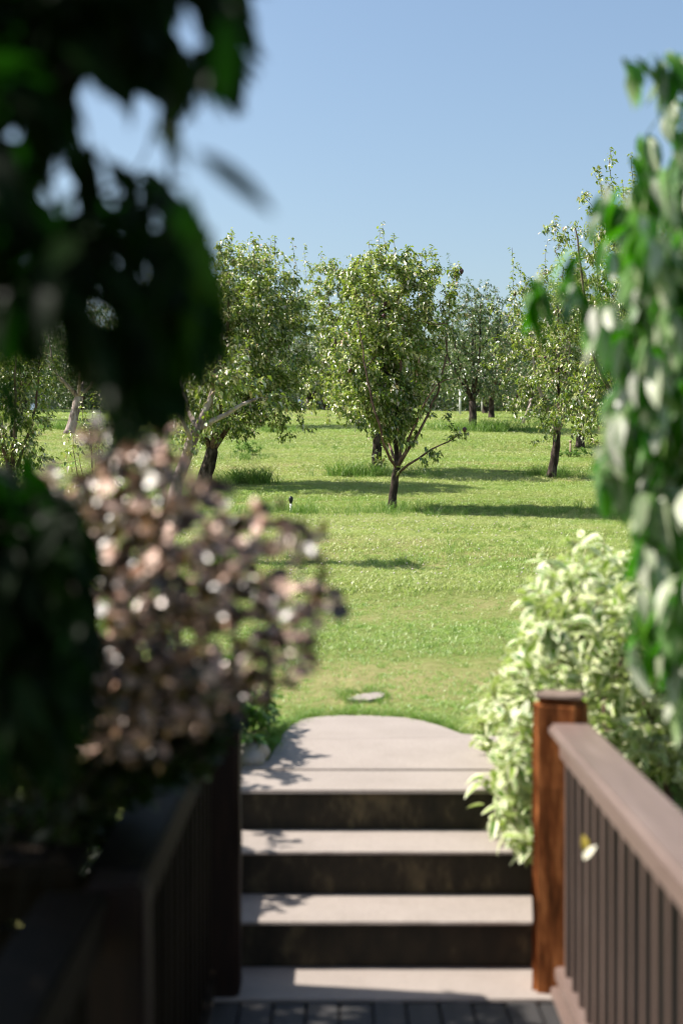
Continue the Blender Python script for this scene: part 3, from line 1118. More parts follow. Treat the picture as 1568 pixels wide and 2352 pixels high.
def copies():
    g = np.random.default_rng(5)
    src = [far1, far3, far4, far2]
    named = [(1128, 52, 2, .95, 'pear tree behind the forked one, its thin dark trunk just right of it'),
             (330, 44, 0, .95, 'pear tree behind the black foliage, left of the leaning pale trunk'),
             (720, 96, 1, 1.6, 'big dark tree on the crest between the two largest crowns'),
             (45, 47, 2, 1.0, 'pear tree at the far left behind the small bushy one'),
             (1400, 41, 0, 1.0, 'pear tree mostly hidden behind the straight grey trunk tree on the right'),
             (1330, 33.5, 2, .9, 'pear tree between the right hand tree and the hanging vine'),
             (1500, 30, 2, 1.0, 'pear tree low behind the vine at the right edge')]
    for x, Z, k, s, l in named:
        p = on(x, Z); p[2] -= .04
        copy_tree([far1, far2, far3][k], tuple(p), g.uniform(0, 6.28), s, l, 'fruit trees of the orchard')
    for Z in (60, 67, 75, 84, 93, 102):
        xs = np.arange(-.25 * Z - 3, .25 * Z + 5, 4.0)
        for x in xs:
            xx = x + g.uniform(-.7, .7)
            if -.058 * Z < xx < .0 * Z and Z < 90: continue
            if g.uniform() < .12: continue
            p = G(xx, Z + g.uniform(-.6, .6)); p[2] -= .05
            xd = 784 + F * xx / Z
            zone = ['at the far left behind the dark boughs', 'behind the broad left tree', 'in the gap left of the middle tree', 'behind the middle tree', 'between the middle tree and the straight grey trunk', 'behind the hanging vine'][int(np.searchsorted([250, 640, 770, 1040, 1230], xd))]
            row = {60: 'fifth', 67: 'sixth', 75: 'seventh', 84: 'eighth', 93: 'ninth', 102: 'last'}[Z]
            copy_tree(src[g.integers(0, 3)], tuple(p), g.uniform(0, 6.28), g.uniform(.85, 1.15) * (1 + .25 * (Z > 90)), 'small fruit tree of the %s row %s' % (row, zone), 'fruit trees in the far rows')
    for x in np.arange(-38, 40, 2.6):
        p = G(x + g.uniform(-1, 1), 118 + g.uniform(-4, 8)); p[2] -= .3
        xd = 784 + F * p[0] / p[1]
        zone = ['far left', 'behind the black boughs', 'behind the burgundy shrub', 'behind the broad left tree', 'in the gap left of the middle tree', 'behind the middle tree', 'right of the middle tree', 'behind the forked tree', 'behind the straight grey trunk', 'behind the hanging vine', 'far right'][int(np.searchsorted([0, 250, 450, 650, 760, 1000, 1070, 1150, 1400, 1568], xd))]
        copy_tree(far4, tuple(p), g.uniform(0, 6.28), g.uniform(1.5, 2.1), 'large dark windbreak tree beyond the crest, ' + zone, 'windbreak trees beyond the crest')


copies()

# ------------------------------------------------------------------ deck, steps, landing


def build_steps():
    st = empty('concrete_steps', (.15, 4.7, 0), 'three concrete steps with risers toned dark for shade and pale sunlit treads rising to the lawn', 'steps')
    r = .16
    zs = [4.66, 4.98, 5.33, 5.69]
    W = 1.22
    for i, (z0, z1) in enumerate(((4.66, 4.985), (4.98, 5.335), (5.33, 5.695))):
        top = i * r
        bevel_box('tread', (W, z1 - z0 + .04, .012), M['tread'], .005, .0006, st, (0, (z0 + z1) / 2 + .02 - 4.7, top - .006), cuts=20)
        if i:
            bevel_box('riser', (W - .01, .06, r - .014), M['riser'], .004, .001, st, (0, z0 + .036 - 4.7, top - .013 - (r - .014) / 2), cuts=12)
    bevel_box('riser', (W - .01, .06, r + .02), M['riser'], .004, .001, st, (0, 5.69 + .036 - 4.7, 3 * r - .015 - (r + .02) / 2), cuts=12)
    for sx in (-1, 1):
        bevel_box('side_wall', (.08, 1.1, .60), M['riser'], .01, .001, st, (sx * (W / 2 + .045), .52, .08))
    # landing of three slabs
    ld = empty('stone_landing', (.15, 5.69, 3 * r), 'pale concrete landing of three slabs with a rounded far edge running into the grass', 'landing')

    def slab(poly, top=0.0, th=.013):
        import bmesh
        bm = bmesh.new()
        vs_ = [bm.verts.new((x - .15, y - 5.69, top)) for x, y in poly]
        f = bm.faces.new(vs_)
        ex = bmesh.ops.extrude_face_region(bm, geom=[f])
        for v in [g_ for g_ in ex['geom'] if isinstance(g_, bmesh.types.BMVert)]: v.co.z -= th
        bmesh.ops.recalc_face_normals(bm, faces=bm.faces)
        bmesh.ops.bevel(bm, geom=[e for e in bm.edges if abs(e.verts[0].co.z - top) < 1e-5 and abs(e.verts[1].co.z - top) < 1e-5], offset=.008, segments=2, affect='EDGES')
        me = bpy.data.meshes.new('slab')
        bm.to_mesh(me); bm.free()
        me.materials.append(M['tread'])
        link('slab', me, ld)

    slab([(-.46, 5.682), (.78, 5.682), (.78, 6.105), (-.46, 6.115)])
    slab([(-.455, 6.127), (-.35, 6.123), (.78, 6.117), (.78, 6.99), (.2, 6.93), (-.30, 6.88), (-.33, 6.35), (-.42, 6.22)], .002, .06)
    slab([(-.30, 6.892), (.2, 6.942), (.78, 7.002), (.70, 7.04), (.60, 7.10), (.52, 7.33), (.44, 7.50), (.34, 7.62), (.18, 7.69), (.0, 7.705), (-.12, 7.66), (-.215, 7.56), (-.27, 7.35), (-.295, 7.1)], -.002, .06)
    s2 = empty('stepping_stone', (.13, 8.16, float(ground(.13, 8.16))), 'small flat stepping stone sunk in the grass just beyond the landing', 'stone')
    import bmesh
    bm = bmesh.new()
    pl = [(x - .13, y - 8.16) for x, y in STEP_STONE]
    f = bm.faces.new([bm.verts.new((x, y, .012 + .055 * y)) for x, y in reversed(pl)])
    ex = bmesh.ops.extrude_face_region(bm, geom=[f])
    for v in [g_ for g_ in ex['geom'] if isinstance(g_, bmesh.types.BMVert)]: v.co.z -= .06
    bmesh.ops.recalc_face_normals(bm, faces=bm.faces)
    me = bpy.data.meshes.new('slab'); bm.to_mesh(me); bm.free(); me.materials.append(M['tread'])
    link('slab', me, s2)
    # small rock left of the landing
    bm = bmesh.new()
    bmesh.ops.create_icosphere(bm, subdivisions=3, radius=1)
    for v in bm.verts:
        n_ = .16 * math.sin(3 * v.co.x + 1) + .12 * math.sin(4 * v.co.y + v.co.z * 3)
        v.co *= (1 + n_)
        v.co = Vector((v.co.x * .085, v.co.y * .11, v.co.z * .055))
    me = bpy.data.meshes.new('garden_rock'); bm.to_mesh(me); bm.free(); me.materials.append(M['stone'])
    for p_ in me.polygons: p_.use_smooth = True
    tag(link('garden_rock', me, None, (-.40, 6.32, .51)), 'small pale rock at the left corner of the landing', 'rock')


build_steps()


def build_deck():
    d = empty('wooden_deck', (.15, 2, 0), 'shaded wooden deck of narrow grey brown boards in front of the steps', 'deck')
    n_ = 15
    for k in range(n_):
        x = -.62 + k * .108
        bevel_box('board', (.101, 6.6, .03), M['deck'], .004, .0006, d, (x - .15 + .02, -.66 + .01 - .01 * (k % 2 == 0), -.019), cuts=3)
    bevel_box('joist', (1.7, .05, .15), M['shade_post'], .003, 0, d, (0, 2.55, -.115))
    bevel_box('joist', (1.7, .05, .15), M['shade_post'], .003, 0, d, (0, .6, -.115))


build_deck()


def railing_right():
    rl = empty('wooden_railing', (.74, 4.7, 0), 'sunlit brown railing on the right with an orange stained end post', 'railing')
    import bmesh
    # rough sawn round-edged post, slightly turned so that its left face shows
    Zp = 4.78
    bevel_box('post', (.165, .165, 1.10), M['post'], .022, .0025, rl, (-.005, Zp - 4.7, .43), rot=(0, 0, R(-19)), segs=3, cuts=14)
    bevel_box('post_top', (.158, .158, .014), M['end_grain'], .01, .002, rl, (-.005, Zp - 4.7, .986), rot=(0, 0, R(-19)), cuts=2)
    # rails run towards the camera
    z1, z0 = 4.69, -.3
    ytop = .905
    L = z1 - z0
    hr = bevel_box('handrail', (.145, L, .042), M['rail'], .012, .0005, rl, (.015, -(L / 2), ytop - .021), rot=(0, 0, R(0)), segs=3, cuts=6)
    bevel_box('top_rail', (.042, L, .075), M['rail'], .006, .0004, rl, (.0, -(L / 2), ytop - .042 - .0385), segs=2)
    bevel_box('bottom_rail', (.07, L, .045), M['rail'], .006, .0004, rl, (.0, -(L / 2), .075), segs=2)
    bm = None
    first = None
    k = 0
    z = 4.60
    while z > .4:
        if first is None:
            first = bevel_box('baluster', (.030, .034, .70), M['baluster'], .004, 0, rl, (0, z - 4.7, .4475), segs=1)
        else:
            c = first.copy(); COL.objects.link(c); c.location = (0, z - 4.7, .4475)
            c.rotation_euler = (random.uniform(-.006, .006), random.uniform(-.004, .004), random.uniform(-.06, .06))
        z -= .137
    # kerb board at deck level
    bevel_box('kerb_board', (.10, L, .03), M['rail'], .005, .0004, rl, (.0, -(L / 2), .016), segs=2)
    # the post out of which the near end comes
    bevel_box('post', (.14, .14, 1.15), M['post'], .015, .002, rl, (.02, -4.3, .35), segs=2, cuts=6)
    rl.rotation_euler = (0, 0, R(-.6))
    # pale dead leaf and yellow leaf stuck on a baluster
    tv, tq, tt, te = leaf_template(.5, .06, .2, True)
    lf = empty('fallen_leaf', P(1340, 1975, 3.75), 'pale fallen leaf with a yellow twin caught between the right hand balusters', 'leaf')
    o = link('leaf_blade', npmesh('leaf_blade', tv * .05, [tq, tt], M['pale_leaf']), lf, (0.0, 0, 0)); o.rotation_euler = (1.2, .5, -1.2)
    o = link('leaf_blade', npmesh('leaf_blade', tv * .045, [tq, tt], M['yellow_leaf']), lf, (0.005, 0, .02)); o.rotation_euler = (1.3, 0, .1)


railing_right()


def railing_left():
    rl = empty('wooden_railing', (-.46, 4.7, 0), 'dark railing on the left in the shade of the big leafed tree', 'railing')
    bevel_box('post', (.155, .155, 1.10), M['shade_post'], .012, .002, rl, (.045, .06, .45), segs=3, cuts=10)
    bevel_box('post', (.12, .12, 1.10), M['shade_post'], .012, .002, rl, (.0, -1.95, .0 + .36), segs=2, cuts=8)
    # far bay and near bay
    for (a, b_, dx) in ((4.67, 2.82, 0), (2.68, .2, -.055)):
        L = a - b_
        bevel_box('handrail', (.125, L, .04), M['shade_rail'], .008, .0005, rl, (-.015 + dx, (a + b_) / 2 - 4.7, .905 - .02), cuts=4)
        bevel_box('top_rail', (.04, L, .07), M['shade_rail'], .005, .0004, rl, (.02 + dx, (a + b_) / 2 - 4.7, .905 - .04 - .0365))
        bevel_box('bottom_rail', (.06, L, .045), M['shade_rail'], .005, .0004, rl, (.02 + dx, (a + b_) / 2 - 4.7, .075))
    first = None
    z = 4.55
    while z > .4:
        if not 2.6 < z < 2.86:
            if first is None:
                first = bevel_box('baluster', (.036, .036, .70), M['shade_rail'], .004, 0, rl, (.02, z - 4.7, .4475), segs=1)
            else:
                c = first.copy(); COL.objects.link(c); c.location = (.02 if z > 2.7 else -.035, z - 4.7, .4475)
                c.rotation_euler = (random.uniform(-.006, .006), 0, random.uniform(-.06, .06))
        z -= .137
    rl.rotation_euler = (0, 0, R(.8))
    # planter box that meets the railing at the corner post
    pb = empty('wooden_bench', (-.98, 2.87, 0), 'wooden railing corner toned dark for shade with a wide cap running off to the left', 'railing')
    bevel_box('cap_board', (.92, .17, .04), M['shade_rail'], .006, .0005, pb, (0, 0, .905), cuts=3)
    bevel_box('top_rail', (.92, .04, .09), M['shade_rail'], .005, .0005, pb, (0, 0, .838))
    bevel_box('bottom_rail', (.92, .06, .045), M['shade_rail'], .005, .0005, pb, (0, 0, .075))
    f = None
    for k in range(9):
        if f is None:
            f = bevel_box('baluster', (.036, .036, .68), M['shade_rail'], .004, 0, pb, (-.42, 0, .4375), segs=1)
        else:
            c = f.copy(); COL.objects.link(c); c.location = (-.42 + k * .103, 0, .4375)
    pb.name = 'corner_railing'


railing_left()

# ------------------------------------------------------------------ foreground plants


def polyD(poly, n_, seed, inner=None):
    g = np.random.default_rng(seed)
    poly = np.array(poly, float)
    lo, hi = poly.min(0), poly.max(0)
    out = []
    while len(out) < n_:
        p = g.uniform(lo, hi, (n_ * 2, 2))
        out += p[inpoly(p[:, 0], p[:, 1], poly.tolist())].tolist()
    return np.array(out[:n_])


def proj(p):
    return 784 + F * p[:, 0] / p[:, 1], 1150 - F * (p[:, 2] - EYE) / p[:, 1]


def dark_tree():
    """big-leafed tree left of the deck: trunk outside the picture, crown overhead and a bough reaching in front of the lens"""
    global rng
    rng = np.random.default_rng(41)
    base = np.array([-1.45, 3.1, float(ground(-1.45, 3.1)) - .05])
    root = empty('big_leafed_tree', tuple(base), 'nearly black big leafed tree filling the upper left corner in deep shade', 'tree')
    sk = Skel()
    tr = sk.resampled([base, base + [.03, -.02, .9], base + [.05, -.1, 1.7], base + [0, -.1, 2.6], base + [-.1, 0, 3.4]], .12, -1, .006)

    def lb(f_, pts):
        s_ = tr[int(f_ * (len(tr) - 1))]
        return sk.resampled([sk.p[s_]] + [np.array(q) for q in pts], .12, s_, .008)
    lb(.45, [(-1.15, 2.6, 1.75), (-.8, 2.1, 1.95), (-.5, 1.75, 2.05), (-.3, 1.6, 2.1)])
    lb(.42, [(-1.1, 2.6, 1.5), (-.8, 2.2, 1.65), (-.52, 1.9, 1.7)])
    lb(.3, [(-1.2, 2.5, 1.15), (-.85, 2.2, 1.3), (-.6, 2.1, 1.4)])
    lb(.6, [(-1.5, 2.4, 2.3), (-1.3, 1.8, 2.5), (-.8, 1.5, 2.4)])
    lb(.6, [(-1.7, 3.6, 2.2), (-1.9, 4.1, 2.4)])
    lb(.75, [(-2.0, 2.8, 2.8), (-2.4, 2.7, 3.0)])
    # bough in the picture: D polygon, two depth layers
    up = [(-120, -160), (520, -160), (545, 40), (545, 130), (470, 160), (420, 300), (330, 380), (420, 420), (450, 500), (480, 640), (470, 780), (430, 850), (400, 900), (290, 965), (270, 890), (195, 850), (175, 790), (60, 780), (40, 735), (-120, 730)]
    low = [(-150, 1030), (30, 1060), (80, 1110), (150, 1160), (205, 1250), (205, 1450), (160, 1650), (-150, 1750)]
    H = [(165, 45, 26), (212, 240, 50), (345, 210, 42), (425, 60, 44), (125, 745, 30), (235, 705, 28), (310, 600, 30), (362, 508, 22), (98, 470, 22), (150, 450, 22), (245, 425, 24), (22, 288, 22), (62, 290, 22),
         (290, 310, 45), (340, 350, 35), (480, 250, 55), (60, 560, 18), (130, 380, 18)]
    T = []
    for poly, n_, zr, sd in ((up, 560, (1.45, 2.3), 1), (low, 210, (1.8, 2.4), 2)):
        q = polyD(poly, n_, sd)
        for (x, y) in q:
            Z = rng.uniform(*zr)
            if any((x - hx) ** 2 + (y - hy) ** 2 < (hr + 20) ** 2 for hx, hy, hr in H): continue
            T.append(P(x, y, Z))
    # one leaf reaching far right, and the drooping ones
    sp = [P(520, 60, 1.5), P(415, 150, 1.45)]
    # overhead crown out of the frame, which shades the deck and the left railing
    # crown overhead and to the left, out of the picture; its right hand edge leaves the shrub and the right railing in the sun
    g_ = np.random.default_rng(77)
    n_ = 2600
    h_ = g_.uniform(1.9, 4.0, n_)
    y_ = g_.uniform(.6, 4.93, n_) + .131 * (h_ - 2.0)
    c_ = .56 - 2.7 * g_.uniform(0, 1, n_) ** 1.2 - .10 * np.maximum(0, np.sin(y_ * 5)) - .06 * g_.uniform(0, 1, n_)
    crown = np.stack([c_ - .829 * h_, y_, h_], -1)
    crown = crown[((crown[:, 0] + 2.1) / 1.5) ** 2 + ((y_ - 2.9) / 2.6) ** 2 + ((h_ - 2.5) / 1.6) ** 2 < 1]
    crown = crown[:1150]
    u, v = proj(crown)
    vis = (u > -70) & (v > -200) & (v < 2352)
    crown = crown[~vis]
    T = np.array(T + sp)
    T = T[np.argsort(np.linalg.norm(T - np.array([-1.0, 2.3, 1.8]), axis=1))]
    crown = crown[np.argsort(np.linalg.norm(crown - np.array([-1.5, 3, 2]), axis=1))]
    tw1 = sk.grow(T, .07, -.1, bias=.1)
    tw2 = sk.grow(crown, .14, .1, bias=.3)
    sk.wood(root, (M['dark_bark'],) * 3, tip=.0016, ex=.40, base=.085, thick=.012)
    p1, d1, n1, s1 = twig_leaves(sk, tw1, 9, .078, 1.1, .3, .016)
    p2, d2, n2, s2 = twig_leaves(sk, tw2, 9, .10, .6, .3, .03)
    k2 = p2[:, 0] + .829 * p2[:, 2] < .60
    p2, d2, n2, s2 = p2[k2], d2[k2], n2[k2], s2[k2]
    # keep the gaps of sky open
    uc, vc = proj(p1 + .5 * s1[:, None] * d1 / np.linalg.norm(d1, axis=1, keepdims=True))
    ok = np.ones(len(p1), bool)
    for hx, hy, hr in H:
        for f_ in (0., .5, 1.):
            ua, va = proj(p1 + f_ * s1[:, None] * d1 / np.linalg.norm(d1, axis=1, keepdims=True))
            ok &= (ua - hx) ** 2 + (va - hy) ** 2 > (hr * .8 + 17) ** 2
    # nothing beyond the bough's outline
    out = [(-3000, -3000), (540, -3000), (560, 120), (490, 240), (420, 260), (400, 330), (360, 385), (450, 430), (470, 560), (500, 660), (490, 800), (430, 870), (330, 975), (275, 990), (245, 890), (180, 850), (150, 800), (50, 790), (30, 745), (-3000, 735)]
    out2 = [(-3000, 1020), (0, 1030), (60, 1075), (170, 1150), (215, 1260), (215, 1500), (170, 1800), (-3000, 1900)]
    ok &= inpoly(uc, vc, out) | inpoly(uc, vc, out2)
    p1, d1, n1, s1 = p1[ok], d1[ok], n1[ok], s1[ok]
    # the single long leaves that hang out of the mass
    ex = [((452, 350, 1.30), (640, 480, 1.30), (.3, -.7, .7)), ((418, 105, 1.45), (420, 255, 1.45), (0, -1, .2)), ((520, 40, 1.35), (528, 240, 1.35), (.5, -1, 0)), ((540, 20, 1.35), (535, 190, 1.4), (-.6, -1, 0)),
          ((395, 115, 1.5), (380, 300, 1.5), (1, -.5, 0)), ((350, 300, 1.4), (420, 318, 1.35), (0, -.6, 1)), ((430, 440, 1.4), (445, 560, 1.4), (.3, -1, .2)), ((5, 860, 1.5), (50, 1005, 1.5), (.3, -1, .2)), ((25, 850, 1.6), (10, 980, 1.6), (-.5, -1, .2)), ((-20, 880, 1.5), (45, 940, 1.5), (0, -1, .4)), ((330, 410, 1.35), (455, 440, 1.35), (-.2, -.5, 1)), ((445, 620, 1.6), (490, 700, 1.6), (-.6, -.7, .5))]
    for a, b_, nn in ex:
        A, B = P(*a), P(*b_)
        p1 = np.concatenate([p1, A[None]]); d1 = np.concatenate([d1, (B - A)[None]]); n1 = np.concatenate([n1, np.array(nn, float)[None]]); s1 = np.append(s1, np.linalg.norm(B - A))
    # a fill of smaller inner leaves
    pos, D, Nn, S = np.concatenate([p1, p2]), np.concatenate([d1, d2]), np.concatenate([n1, n2]), np.concatenate([s1, s2])
    rnd = np.clip(rng.beta(1.6, 2.4, len(pos)), 0, 1)
    ue, ve = proj(pos)
    rnd *= .68
    edge = (ue > 370) & (ue < 560) & (ve > 380) & (ve < 800) & (rng.uniform(size=len(pos)) < .22)
    rnd[edge] = .97  # some edge leaves painted brighter, as if sunlight came through
    make_leaves(root, pos, D, Nn, S, rnd, TPL['big'], M['shade_toned_leaf'], 300)


dark_tree()


def stems_plant(name, base, label, cat, stems, targets, per, leaf, mat, tpl, seed, singles=300, droop=.3, stem_mat='red_twig', rfun=None, step=.06, tip=.0014, clip=None, start=.3, group=None, jitter=.01, spread=1.0, sbase=.012, up=-.05, face=None):
    global rng
    rng = np.random.default_rng(seed)
    root = empty(name, tuple(base), label, cat, group)
    sk = Skel()
    for pts in stems:
        sk.resampled([np.asarray(q, float) for q in pts], .1, -1, .005)
    cen = np.mean([np.asarray(s_[0], float) for s_ in stems], axis=0)
    T = targets[np.argsort(np.linalg.norm(targets - cen, axis=1))]
    tw = sk.grow(T, step, up, bias=.15)
    m_ = M[stem_mat]
    sk.wood(root, (m_, m_, m_), tip=tip, ex=.36, base=sbase, thick=.006, names=('stem', 'stem', 'twigs'))
    pos, D, Nn, S = twig_leaves(sk, tw, per, leaf, droop, start, jitter, spread, face)
    if clip is not None:
        ok = clip(pos, D, S)
        pos, D, Nn, S = pos[ok], D[ok], Nn[ok], S[ok]
    rnd = np.clip(rng.beta(1.5, 1.5, len(pos)), 0, 1) if rfun is None else rfun(pos)
    make_leaves(root, pos, D, Nn, S, rnd, tpl, mat, singles)
    return root


def red_shrub():
    g = np.random.default_rng(3)
    top = [(80, 1075), (190, 985), (330, 960), (400, 1000), (430, 1080), (500, 1140), (590, 1180), (660, 1250), (720, 1290), (690, 1340), (740, 1390), (700, 1440), (670, 1510), (640, 1620), (560, 1600), (480, 1640), (260, 1640), (100, 1560), (190, 1250), (60, 1120)]
    q1 = polyD(top, 560, 11)
    core = np.clip(1.15 - np.hypot((q1[:, 0] - 330) / 430, (q1[:, 1] - 1370) / 420), .10, .62)
    q1 = q1[g.uniform(size=len(q1)) < core]
    Z1 = g.uniform(2.3, 3.1, len(q1))
    T1 = np.array([P(x, y, z) for (x, y), z in zip(q1, Z1)])
    spr = [(620, 1160), (640, 1190), (700, 1215), (740, 1235), (610, 1200), (660, 1240), (770, 1355), (735, 1395), (760, 1380), (745, 1430), (690, 1520), (700, 1540), (720, 1250), (680, 1290), (655, 1370), (700, 1470), (655, 1540), (560, 1050), (520, 1120), (380, 940), (330, 975), (250, 990), (470, 1110), (200, 1010)]
    T2 = np.array([P(x, y, g.uniform(2.2, 2.7)) for x, y in spr])
    T3 = np.array([P(x, y, g.uniform(2.3, 2.9)) for x, y in polyD([(120, 1540), (560, 1540), (560, 1640), (480, 1740), (380, 1760), (100, 1720)], 60, 13)])
    stems = []
    for k in range(13):
        bx, by = -.95 + g.uniform(-.25, .3), 2.55 + g.uniform(-.3, .4)
        e = P(g.uniform(150, 640), g.uniform(1050, 1450), g.uniform(2.3, 2.8))
        b0 = np.array([bx, by, float(ground(bx, by))])
        stems.append([b0, b0 * [.6, .6, .3] + e * [.4, .4, .7] + [-.08, 0, .05], e])

    def rf(pos):
        u, v = proj(pos)
        n_ = len(pos)
        return np.where(g.uniform(size=n_) < .68, g.uniform(0, .44, n_), g.uniform(.6, 1, n_))  # bright share painted as sunlit gloss, dark share as shade

    def cl(pos, D, S):
        u, v = proj(pos)
        return ~((u > 425) & (v < 1065)) & ~((u > 520) & (v < 1120))
    stems_plant('burgundy_shrub', (-.9, 2.7, float(ground(-.9, 2.7))), 'burgundy shrub with small pinkish sunlit leaves arching over the left railing', 'shrub', stems, np.concatenate([T1, T2, T3]), 7, .032, M['red_leaf'], TPL['round'], 51,
                clip=cl, rfun=rf, droop=.05, jitter=.008, start=.25, stem_mat='dark_bark', sbase=.003, tip=.0008, face=(.1, -.9, .25))
    # the part behind and below, leaves toned dark for shade, between railing and steps
    low = [(-100, 1450), (200, 1500), (520, 1540), (545, 1800), (430, 1800), (330, 1930), (0, 1950), (-100, 1950)]
    q = polyD(low, 520, 12)
    T = np.array([P(x, y, g.uniform(2.95, 4.3)) for x, y in q])
    # keep left of the railing
    T = T[T[:, 0] < -.55]
    more = envelope(260, (-1.1, 3.9, .55), (.5, .9, .75), seed=9)
    T3 = np.array([P(x, y, g.uniform(2.6, 3.3)) for x, y in polyD([(120, 1500), (545, 1560), (540, 1680), (440, 1760), (330, 1820), (100, 1900)], 260, 14)])  # dark leaves in place of shade low on the burgundy shrub
    more2 = envelope(260, (-1.35, 3.7, .15), (.65, .8, .5), seed=15)  # extra dark leaves cover lit ground where shade belongs
    more2 = more2[more2[:, 0] < -.6]
    more3 = envelope(220, (-1.3, 4.95, .30), (.6, .6, .42), seed=16)
    more3 = more3[more3[:, 0] < -.62]
    T = np.concatenate([T, more, T3, more2, more3])
    stems = []
    for k in range(12):
        bx, by = -1.0 + g.uniform(-.3, .3), 3.7 + g.uniform(-.6, .8)
        e = np.array([bx + g.uniform(-.1, .25), by + g.uniform(-.2, .2), g.uniform(.9, 1.3)])
        b0 = np.array([bx, by, float(ground(bx, by))])
        stems.append([b0, (b0 + e) / 2 + [0, 0, .05], e])
    stems_plant('shade_toned_shrub', (-1.0, 3.7, float(ground(-1.0, 3.7))), 'dark shaded shrub with a few lit leaves behind the left railing', 'shrub', stems, T, 9, .045, M['shade_toned_shrub'], TPL['round'], 52, droop=.2, stem_mat='dark_bark', singles=200)


red_shrub()


def hedge_left():
    """green edging plants left of the landing and the bushes behind the left post"""
    g = np.random.default_rng(8)
    T = envelope(300, (-.62, 6.7, .60), (.30, .75, .26), seed=31, low=-.2)
    stems = [[G(-.62 + g.uniform(-.2, .15), 6.7 + g.uniform(-.5, .5)), G(-.62 + g.uniform(-.2, .15), 6.7 + g.uniform(-.5, .5), .3)] for _ in range(8)]
    stems_plant('leafy_edging_plant', G(-.62, 6.7), 'low light green leafy plant beside the left edge of the landing', 'plant', stems, T, 8, .05, M['weed_leaf'], TPL['round'], 53, singles=120, stem_mat='red_twig', droop=.1)
    T = envelope(420, (-1.55, 6.2, .95), (.72, 1.0, .75), seed=32, low=-.4)
    stems = [[G(-1.5 + g.uniform(-.3, .3), 6.2 + g.uniform(-.4, .4)), G(-1.5 + g.uniform(-.4, .4), 6.2 + g.uniform(-.5, .5), .8)] for _ in range(8)]
    stems_plant('green_bush', G(-1.5, 6.2), 'olive green bush behind the burgundy shrub and left of the steps', 'shrub', stems, T, 10, .05, M['pear_leaf'], TPL['round'], 54, singles=60, droop=.2)


hedge_left()


def cream_shrub():
    g = np.random.default_rng(9)
    front = [(1120, 1600), (1200, 1480), (1235, 1300), (1330, 1235), (1400, 1260), (1500, 1300), (1700, 1330), (1700, 1750), (1560, 1800), (1400, 1680), (1235, 1600), (1235, 1970), (1190, 1930), (1120, 1900), (1100, 1850), (1140, 1760), (1085, 1680)]
    q = polyD(front, 760, 21)
    T = []
    for x, y in q:
        Z = g.uniform(5.0, 6.9)
        p = P(x, y, Z)
        if p[2] < float(ground(p[0], p[1])) + .03: 
            Z = 5.05 + .5 * g.uniform(); p = P(x, y, Z)
            if p[2] < float(ground(p[0], p[1])) - .1: continue
        if p[0] < .60: continue
        if x < 1420 and y < 1430 and g.uniform() < .5: continue
        T.append(p)
    T = np.array(T)
    sp = np.array([P(1240, 1290, 6.6), P(1230, 1340, 6.5), P(1250, 1370, 6.5), P(1310, 1245, 6.6), P(1210, 1490, 6.3), P(1100, 1640, 6.2), P(1095, 1700, 6.0), P(1120, 1860, 5.6), P(1110, 1800, 5.7), P(1140, 1890, 5.5), P(1210, 1960, 5.2)])
    T = np.concatenate([T, sp])
    stems = []
    for k in range(22):
        bx, by = 1.15 + g.uniform(-.35, .7), 6.0 + g.uniform(-.7, .9)
        b0 = G(bx, by)
        e = b0 + [g.uniform(-.25, .25), g.uniform(-.25, .25), g.uniform(.5, .95)]
        stems.append([b0, (b0 + e) / 2 + [g.uniform(-.04, .04), 0, .04], e])
    stems_plant('variegated_dogwood', G(1.2, 6.0), 'sunlit shrub with cream edged green leaves beside the steps and behind the right railing', 'shrub', stems, T, 9, .078, M['cream_leaf'], TPL['cream'], 55,
                singles=300, droop=.1, start=.25, jitter=.02)
    # lower mass behind the rail, leaves coloured dark for shade
    T = envelope(280, (1.55, 4.6, .40), (.55, 1.0, .50), seed=33, low=-.6)
    T = T[T[:, 0] > .98]
    stems = [[G(1.45 + g.uniform(-.2, .3), 4.6 + g.uniform(-.5, .5)), G(1.45 + g.uniform(-.2, .3), 4.6 + g.uniform(-.5, .5), .9)] for _ in range(8)]
    stems_plant('variegated_dogwood', G(1.45, 4.6), 'second cream edged shrub, toned dark for inner shade, just outside the right handrail', 'shrub', stems, T, 6, .07, M['shade_cream'], TPL['cream'], 56, singles=140, droop=.2,
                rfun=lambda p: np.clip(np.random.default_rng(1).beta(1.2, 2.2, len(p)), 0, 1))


cream_shrub()


